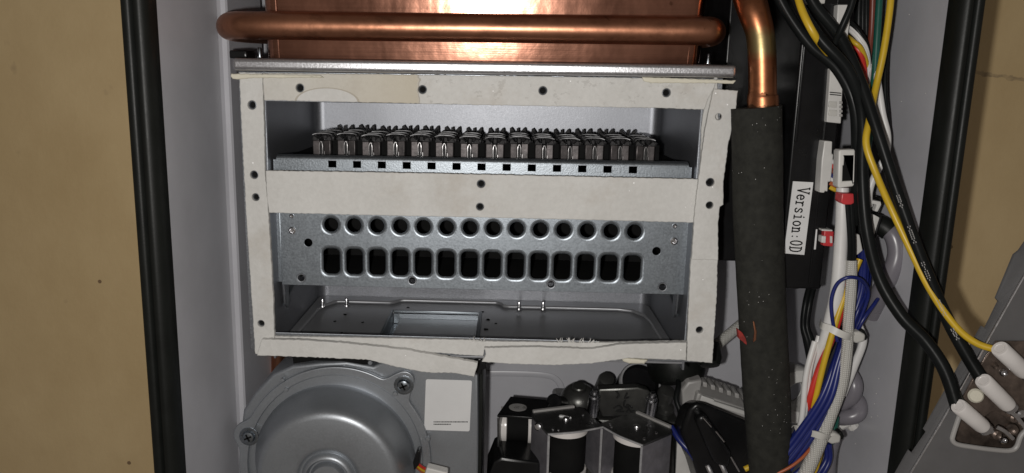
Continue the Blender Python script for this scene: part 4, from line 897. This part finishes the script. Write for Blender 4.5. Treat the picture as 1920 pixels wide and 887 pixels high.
def cap(a, b_, r, Ya, Yb):
    p, q = P(*a, Ya), P(*b_, Yb); ax = q-p; L = ax.length
    g = NB(); lathe(g, p, ax, [(0, .3), (r*.55, .2), (r*.62, 0), (r*.92, 0), (r, .6), (r, L-2.4), (r*.92, L-.9), (r*.6, L), (0, L)], 24); c_ = part('ceramic_cap', g, M['ceramic'], ec)
    g = NB(); lathe(g, q-ax.normalized()*.8, ax, [(r*.85, 0), (r*.9, 2.0), (r*.6, 2.6), (0, 2.6)], 18); part('cap_collar', g, M['bright_steel'], c_)
cap((1797, 761), (1845, 802), 3.25, YE-7, YE-4); cap((1843, 713), (1892, 762), 3.3, YE-7, YE-4); cap((1874, 653), (1924, 700), 3.4, YE-8, YE-5)
p = P(1828, 741, YE-1); g = NB(); lathe(g, p, (-.3, -1, .2), [(3, -.6), (3, 1.2), (2.3, 2), (0, 2.2)], 18); part('ceramic_button', g, M['cream'], ec)
rr_ = random.Random(9)
for k, (px, py, r) in enumerate(((1868, 815, 2.2), (1882, 826, 1.6), (1897, 805, 2.6), (1855, 806, 1.8), (1884, 808, 1.5), (1881, 698, 1.8), (1900, 783, 2.2), (1912, 775, 2.2), (1865, 685, 1.3))):
    g = NB(); p = P(px, py, YE-1.5 if k > 4 else YE+2)
    lathe(g, p, (rr_.uniform(-.4, .4), -1, rr_.uniform(-.3, .6)), [(r, -1.5), (r*.9, .8), (r*.55, 1.5), (r*.3, 1.1), (0, 1.0)], 14); part('electrode_tip', g, M['bright_steel'] if k % 2 else M['brown_metal'], ec)
for (a, b_) in (((1868, 800), (1898, 822)), ((1890, 768), (1920, 800))):
    g = NB(); tube(g, [P(*a, YE-2.4), P((a[0]+b_[0])/2, (a[1]+b_[1])/2-3, YE-3.2), P(*b_, YE-2)], 1.0, 8, 6); part('spring_clip', g, M['bright_steel'], ec)

# ------------------------------------------------------------------ gas valve group
gv = thing('gas_valve', 'dark cast gas valve with three solenoid coils, below right end of the gasket frame', 'gas valve', (P(1120, 860, 45).x, 50, P(1120, 980, 45).z))
def solenoid(cx, cy, zt, rot, w_, d_, h_):
    Mx = Matrix.Translation(V((cx, cy, zt))) @ Matrix.Rotation(math.radians(rot), 4, 'Z')
    tp = NB()
    o_ = [(-w_/2, -d_/2), (-w_*.3, -d_/2-.7), (0, -d_/2-1.6), (w_*.3, -d_/2-.7), (w_/2, -d_/2), (w_/2, d_/2-2.5), (w_/2-2.5, d_/2), (-w_/2+2.5, d_/2), (-w_/2, d_/2-2.5)]
    prism(tp, [V((x, y, -1.5)) for x, y in o_], V((0, 0, 1.5)), .3); tp.transform(Mx)
    s_ = part('solenoid', tp, M['nickel'], gv)
    g = NB(); box(g, -w_/2, -w_/2+1.4, -d_/2, d_/2-3, -h_, -1.55, .25, M=Mx); part('bracket_side', g, M['side'], s_)
    g = NB(); box(g, w_/2-1.4, w_/2, -d_/2, d_/2-3, -h_, -1.55, .25, M=Mx); part('bracket_side', g, M['side'], s_)
    for x in (-w_/2+.1, w_/2-1.3):
        g = NB(); box(g, x, x+1.2, -d_/2-.35, -d_/2-.05, -h_, -1.7, .1, M=Mx); part('bracket_edge_glint', g, M['edge'], s_)  # bright strip added as the lit front of each leg
    g = NB(); tube(g, [V((x, y-.15, -.75)) for x, y in o_[:5]], .55, 8, 5); g.transform(Mx); part('front_edge_glint', g, M['edge'], s_)  # bright line added as the lit front of the top plate
    r = min(w_, d_)*.46
    g = NB(); lathe(g, V((0, 0, 0)), (0, 0, -1), [(r*.5, 1.7), (r*1.02, 1.7), (r*1.05, 2.2), (r*1.05, 5.6), (r*1.0, 5.9), (r*.9, 5.9)], 36); g.transform(Mx); part('bobbin_flange', g, M['ceramic'], s_)
    g = NB(); lathe(g, V((0, 0, 0)), (0, 0, -1), [(r*.94, 5.8), (r*.95, h_-4), (0, h_-4)], 36); g.transform(Mx); part('coil', g, M['soot_shade'], s_)
    g = NB(); lathe(g, V((0, 0, 0)), (0, 0, -1), [(r*1.05, h_-4), (r*1.05, h_-2), (0, h_-2)], 36); g.transform(Mx); part('bobbin_flange', g, M['ceramic'], s_)
    g = NB(); lathe(g, V((0, -.5, 0)), (0, 0, 1), [(2.1, 0), (2.1, .6), (1.7, 1.3), (0, 1.4)], 18); g.transform(Mx); part('core_stub', g, M['bright_steel'], s_)
    g = NB(); box(g, -w_*.42, w_*.36, d_/2+.1, d_/2+2.4, -4, 1.0, .4, M=Mx); part('terminal_strip', g, M['grey_pl'], s_)
    for x, y in ((-w_*.36, -d_*.36), (w_*.38, -d_*.3), (-w_*.28, -d_*.42), (w_*.36, d_*.1)):
        g = NB(); lathe(g, V((x, y, 0)), (0, 0, 1), [(.9, 0), (.85, .4), (0, .6)], 10); g.transform(Mx); part('bright_drop', g, M['bright_steel'], s_)  # small bright metal bits dotted over the bracket top
    return s_, Mx
zs = P(1070, 800, 32).z
def quad_sol(fl, fr, br, z):
    A, B, C_ = PZ(*fl, z), PZ(*fr, z), PZ(*br, z); e = B-A; f = C_-B
    return (A.x+C_.x)/2, (A.y+C_.y)/2, math.degrees(math.atan2(e.y, e.x)), e.length, f.length
qx, qy, qr, qw, qd = quad_sol((1021, 813), (1125, 799), (1097, 762), zs); s2, M2 = solenoid(qx, qy, zs, qr, qw, min(qd, 27), 32)
g = NB()
for k in range(6): 
    a = V((-1+k*.8, 4-k*.7, .1)); lathe(g, a+V((rr_.uniform(-.4, .4), 0, 0)), (0, 0, 1), [(1.3-.15*k, 0), (1.0-.12*k, .7), (0, 1)], 8)
g.transform(M2); part('flux_residue', g, M['paper'], s2)
qx, qy, qr, qw, qd = quad_sol((1129, 799), (1211, 838), (1261, 803), zs-1); s3, M3 = solenoid(qx, qy, zs-1, qr, qw, min(qd, 27), 32); print('SOL', qr, qw, qd)
p = P(1010, 800, 30); g = NB(); lathe(g, p, (-.4, -1, .3), [(2.2, -1), (2.4, .4), (1.6, 1.6), (0, 2)], 14); part('clamp_screw', g, M['bright_steel'], gv)
# lying coil at the left
zc = P(1000, 782, 44).z
a = PZ(932, 778, zc); b_ = PZ(1006, 783, zc); cc = PZ(1036, 750, zc); dd = PZ(957, 743, zc)
g = NB(); prism(g, [V((q.x, q.y, zc-1.4)) for q in (a, b_, cc, dd)], V((0, 0, 1.4)), .35); s1 = part('solenoid', g, M['black'], gv, 'lying coil with round sticker on top')
g = NB(); prism(g, [V((a.x, a.y, zc-1.5)), V((dd.x, dd.y, zc-1.5)), V((dd.x+1, dd.y, zc-22)), V((a.x+.5, a.y, zc-22))], V((1.3, 0, 0)), .3); part('bracket_side', g, M['nickel'], s1)
g = NB(); prism(g, [V((a.x+.5, a.y-.2, zc-22.1)), V((b_.x+6, b_.y-.2, zc-23)), V((cc.x, cc.y, zc-23)), V((dd.x, dd.y, zc-22.1))], V((0, 0, -1.4)), .3); part('bracket_base', g, M['nickel'], s1)
yc = (a.y+dd.y)/2; rcl = 9.4
for x, m_ in ((a.x+2.2, 0), (a.x+18, 0)):
    g = NB(); lathe(g, V((x, yc, zc-12)), (1, 0, 0), [(2, 0), (rcl*1.08, 0), (rcl*1.1, .4), (rcl*1.1, 3.2), (rcl*1.0, 3.6)], 36); part('bobbin_flange', g, M['ceramic'], s1)
g = NB(); lathe(g, V((a.x+4.5, yc, zc-12)), (1, 0, 0), [(rcl*.93, 0), (rcl*.95, 14), (0, 14)], 32); part('coil', g, M['soot_shade'], s1)
q = PZ(971, 764, zc); g = NB(); lathe(g, V((q.x, q.y, zc+.01)), (0, 0, 1), [(5.2, 0), (5.2, .12), (0, .12)], 28); sk = part('round_sticker', g, M['grey_pl'], s1)
GL.update({'3': [[(.06, .86), (.18, 1), (.36, .96), (.42, .78), (.34, .58), (.2, .53), (.36, .48), (.45, .26), (.36, .05), (.16, 0), (.04, .14)]], '1': [[(.1, .8), (.26, 1), (.26, 0)]], '5': [[(.42, 1), (.1, 1), (.08, .56), (.28, .62), (.44, .44), (.4, .12), (.22, 0), (.05, .1)]]})
g = NB(); write('30', V((q.x+3.6, q.y+1.9, zc+.16)), V((-.35, -1, 0)).normalized(), V((1, -.35, 0)).normalized()*1.0, 2.8, 1.9, .34, V((0, 0, 0)), g)
write('15', V((q.x-1.4, q.y+1.9, zc+.16)), V((-.35, -1, 0)).normalized(), V((1, -.35, 0)).normalized()*1.0, 2.6, 1.9, .34, V((0, 0, 0)), g); part('lettering', g, M['ink'], sk)
g = NB(); prism(g, [P(x, y, 30) for x, y in ((912, 900), (926, 866), (940, 858), (1012, 868), (1014, 960), (912, 960))], V((0, 30, 0)), 1.5); part('lower_body', g, M['black'], gv)
g = NB()
box(g, P(1040, 860, 66).x, P(1268, 860, 66).x, 62, 108, P(1150, 960, 66).z, P(1150, 782, 66).z, 2); part('valve_body', g, M['cast'], gv)
# dome
zd_ = P(1086, 745, 78).z; pd = P(1086, 745, 78)
g = NB(); lathe(g, V((pd.x, 80, zd_-3)), (-.05, -.35, 1), [(11.5, -4), (11.6, 0), (11, 3.2), (9, 6.6), (6.5, 8.6), (4.4, 9.2), (4.2, 11.5), (3.6, 12.2), (0, 12.4)], 36); part('dome', g, M['cast'], gv)
g = NB(); lathe(g, V((pd.x, 79, zd_-6)), (-.05, -.35, 1), [(12.2, -2), (12.6, 0), (12.6, 1.6), (11.5, 2.2)], 36); part('dome_ring', g, M['edge'], gv)
p = P(1042, 755, 66); g = NB(); lathe(g, p, (-.5, -.8, .45), [(4.6, -8), (4.6, 0), (4.9, .6), (4.9, 3), (4.2, 3.8), (2, 4), (0, 3.4)], 24); part('inlet_knob', g, M['black'], gv)
p = P(1137, 712, 92); g = NB(); lathe(g, p, (.1, -.6, .75), [(5.2, -12), (5.2, 0), (4.6, 1.5), (3, 1.9), (0, 1.9)], 24); part('outlet_boss', g, M['cast'], gv)
# front plate with marker scribble
fp = [P(x, y, 62) for x, y in ((1122, 730), (1196, 726), (1216, 732), (1232, 752), (1226, 778), (1130, 782), (1120, 760))]
g = NB(); prism(g, fp, V((0, 9, -1)), 1.2); fpo = part('body_plate', g, M['cast'], gv)
g = NB()
for sc in ([(1155, 724), (1160, 732), (1157, 738)], [(1176, 728), (1172, 738), (1180, 736)], [(1150, 757), (1160, 752), (1166, 758), (1155, 762), (1170, 763)], [(1172, 742), (1170, 752), (1178, 758), (1174, 764)], [(1186, 756), (1176, 750), (1182, 762), (1190, 761)]):
    tube(g, [P(x, y+9, 61.4) for x, y in sc], .55, 6, 5)
part('marker_scribble', g, M['ink'], fpo)
for px, py in ((1115, 738), (1223, 744)):
    p = P(px, py, 58); g = NB(); lathe(g, p, (0, -.35, 1), [(3.4, -16), (3.4, -2), (2.6, -1.8), (2.6, .6), (1.5, .9), (1.5, 3.4), (0, 3.6)], 18); part('terminal_screw', g, M['bright_steel'], gv)
# round cap
pcap = P(1200, 718, 84)
g = NB(); lathe(g, pcap, (.12, -.75, .62), [(12.5, -10), (12.7, 0), (12.2, 1.0), (11.2, 1.0), (10.8, 0), (10.4, -3), (0, -3)], 40); part('round_cap', g, M['black'], gv)
g = NB(); lathe(g, pcap, (.12, -.75, .62), [(12.75, -1.5), (12.9, .2), (12.3, 1.3), (11.3, 1.25)], 40); part('cap_rim', g, M['edge'], gv)
for px, py, r in ((1250, 735, 5.2), (1250, 765, 4.8)):
    p = P(px, py, 74); g = NB(); lathe(g, p, (.1, -.45, .9), [(r, -22), (r, 0), (r*.85, 1.6), (r*.4, 2.0), (0, 2)], 22); part('pipe_union', g, M['cast'], gv)
wire('wire', [(1262, 690, 80), (1272, 720, 66), (1268, 748, 60), (1276, 780, 56), (1268, 830, 54), (1270, 900, 52)], 1.6, 'pvc_black', 'black wire hugging the right side of the gas valve')

# things between valve and foam
g = NB(); lathe(g, P(1268, 688, 84), (.1, -.3, -.9), [(0, -16), (16.5, -14), (17.4, -4), (17, 3), (15, 7.5), (10, 10), (0, 11)], 32); 
rb = solo('rubber_boot', g, M['rubber'], 'black rubber boot bulging out below the gasket frame corner', 'boot')
g = NB(); lathe(g, P(1330, 672, 40), (0, -.6, -.8), [(0, -9), (6, -8), (6.6, 0), (5, 4), (0, 5)], 20); part('boot_lip', g, M['rubber'], rb)
g = NB(); tube(g, [P(1325, 672, 70), P(1345, 646, 74), P(1366, 628, 78), P(1400, 600, 84)], 3.2, 16); solo('braided_hose', g, M['braid'], 'grey white braided hose slanting behind the foam sleeve', 'hose', sharp=70)
gb = thing('terminal_block', 'grey ribbed terminal block between the gas valve and the foam sleeve', 'terminal block', P(1345, 780, 60))
g = NB(); prism(g, [P(x, y, 58) for x, y in ((1308, 737), (1402, 768), (1402, 800), (1300, 770))], V((0, 24, 4)), 1.0); part('block_body', g, M['grey_pl'], gb)
g = NB(); prism(g, [P(x, y, 62) for x, y in ((1278, 732), (1290, 716), (1318, 712), (1312, 745), (1292, 772), (1280, 760))], V((0, 20, 0)), 1.5); part('block_shoulder', g, M['grey_pl'], gb)
for k in range(6):
    x, y = 1318+k*15, 716+k*5.2
    g = NB(); prism(g, [P(x+q, y+r_, 66) for q, r_ in ((0, 0), (9, 2), (9, 12), (0, 10))], V((0, 12, 0)), .8); part('rib', g, M['grey_pl'], gb)
g = NB(); prism(g, [P(x, y, 55) for x, y in ((1316, 742), (1340, 750), (1339, 753), (1400, 772), (1398, 780), (1312, 752))], V((0, 4, 0)), .5); part('front_lip', g, M['white'], gb)
mp_ = thing('mains_plug', 'glossy black moulded plug lying below the grey terminal block', 'plug', P(1345, 880, 30))
g = NB(); prism(g, [P(x, y, 26) for x, y in ((1276, 808), (1290, 766), (1304, 752), (1322, 756), (1405, 790), (1412, 880), (1400, 960), (1330, 960), (1300, 862))], V((0, 20, -8)), 3.0, 4); part('plug_body', g, M['black'], mp_)
g = NB(); prism(g, [P(x, y, 20) for x, y in ((1304, 790), (1314, 777), (1326, 780), (1372, 850), (1368, 880), (1340, 872))], V((0, 10, 0)), 2.5, 4); part('plug_ridge', g, M['black'], mp_)
for a, b_ in (((1318, 782), (1334, 800)), ((1342, 808), (1358, 828)), ((1370, 856), (1386, 884))):
    g = NB(); tube(g, [P(*a, 19.5), P(*b_, 19.5)], .55, 8); part('contact', g, M['bright_steel'], mp_)
wire('wire', [(1258, 800, 40), (1275, 826, 34), (1296, 850, 30), (1315, 880, 28), (1330, 915, 28)], 1.7, 'pvc_blue', 'dark blue wire along the lower left edge of the black plug')
for k, (x, y) in enumerate(((1326, 872), (1350, 866))):
    g = NB(); tube(g, [P(x, y, 24), P(x+10, y+22, 22), P(x+18, y+50, 22)], 1.5, 10); solo('spade_terminal', g, M['bright_steel'], ['bare metal prong below the black plug, nearer the gas valve', 'bare metal prong below the black plug, nearer the foam sleeve'][k], 'terminal', 'prongs below the black plug')
g = NB(); prism(g, [P(x, y, 50) for x, y in ((1270, 830), (1300, 860), (1330, 890), (1330, 930), (1265, 930))], V((0, 4, 0)), .5); solo('insulation_pad', g, M['white'], 'white pad behind the dark blue wire at the bottom', 'pad')
fr_ = P(1503, 745, 40)
g = NB(); lathe(g, V((fr_.x, 40, fr_.z)), (0, -1, .15), [(8, -22), (14.5, -22), (15.2, -20), (15.2, -1), (14.5, 0), (8.5, 0), (7.8, -1), (7.8, -20)], 40); solo('ferrite_ring', g, M['white'], 'white ring core half hidden between foam sleeve and wire bundle', 'ring')
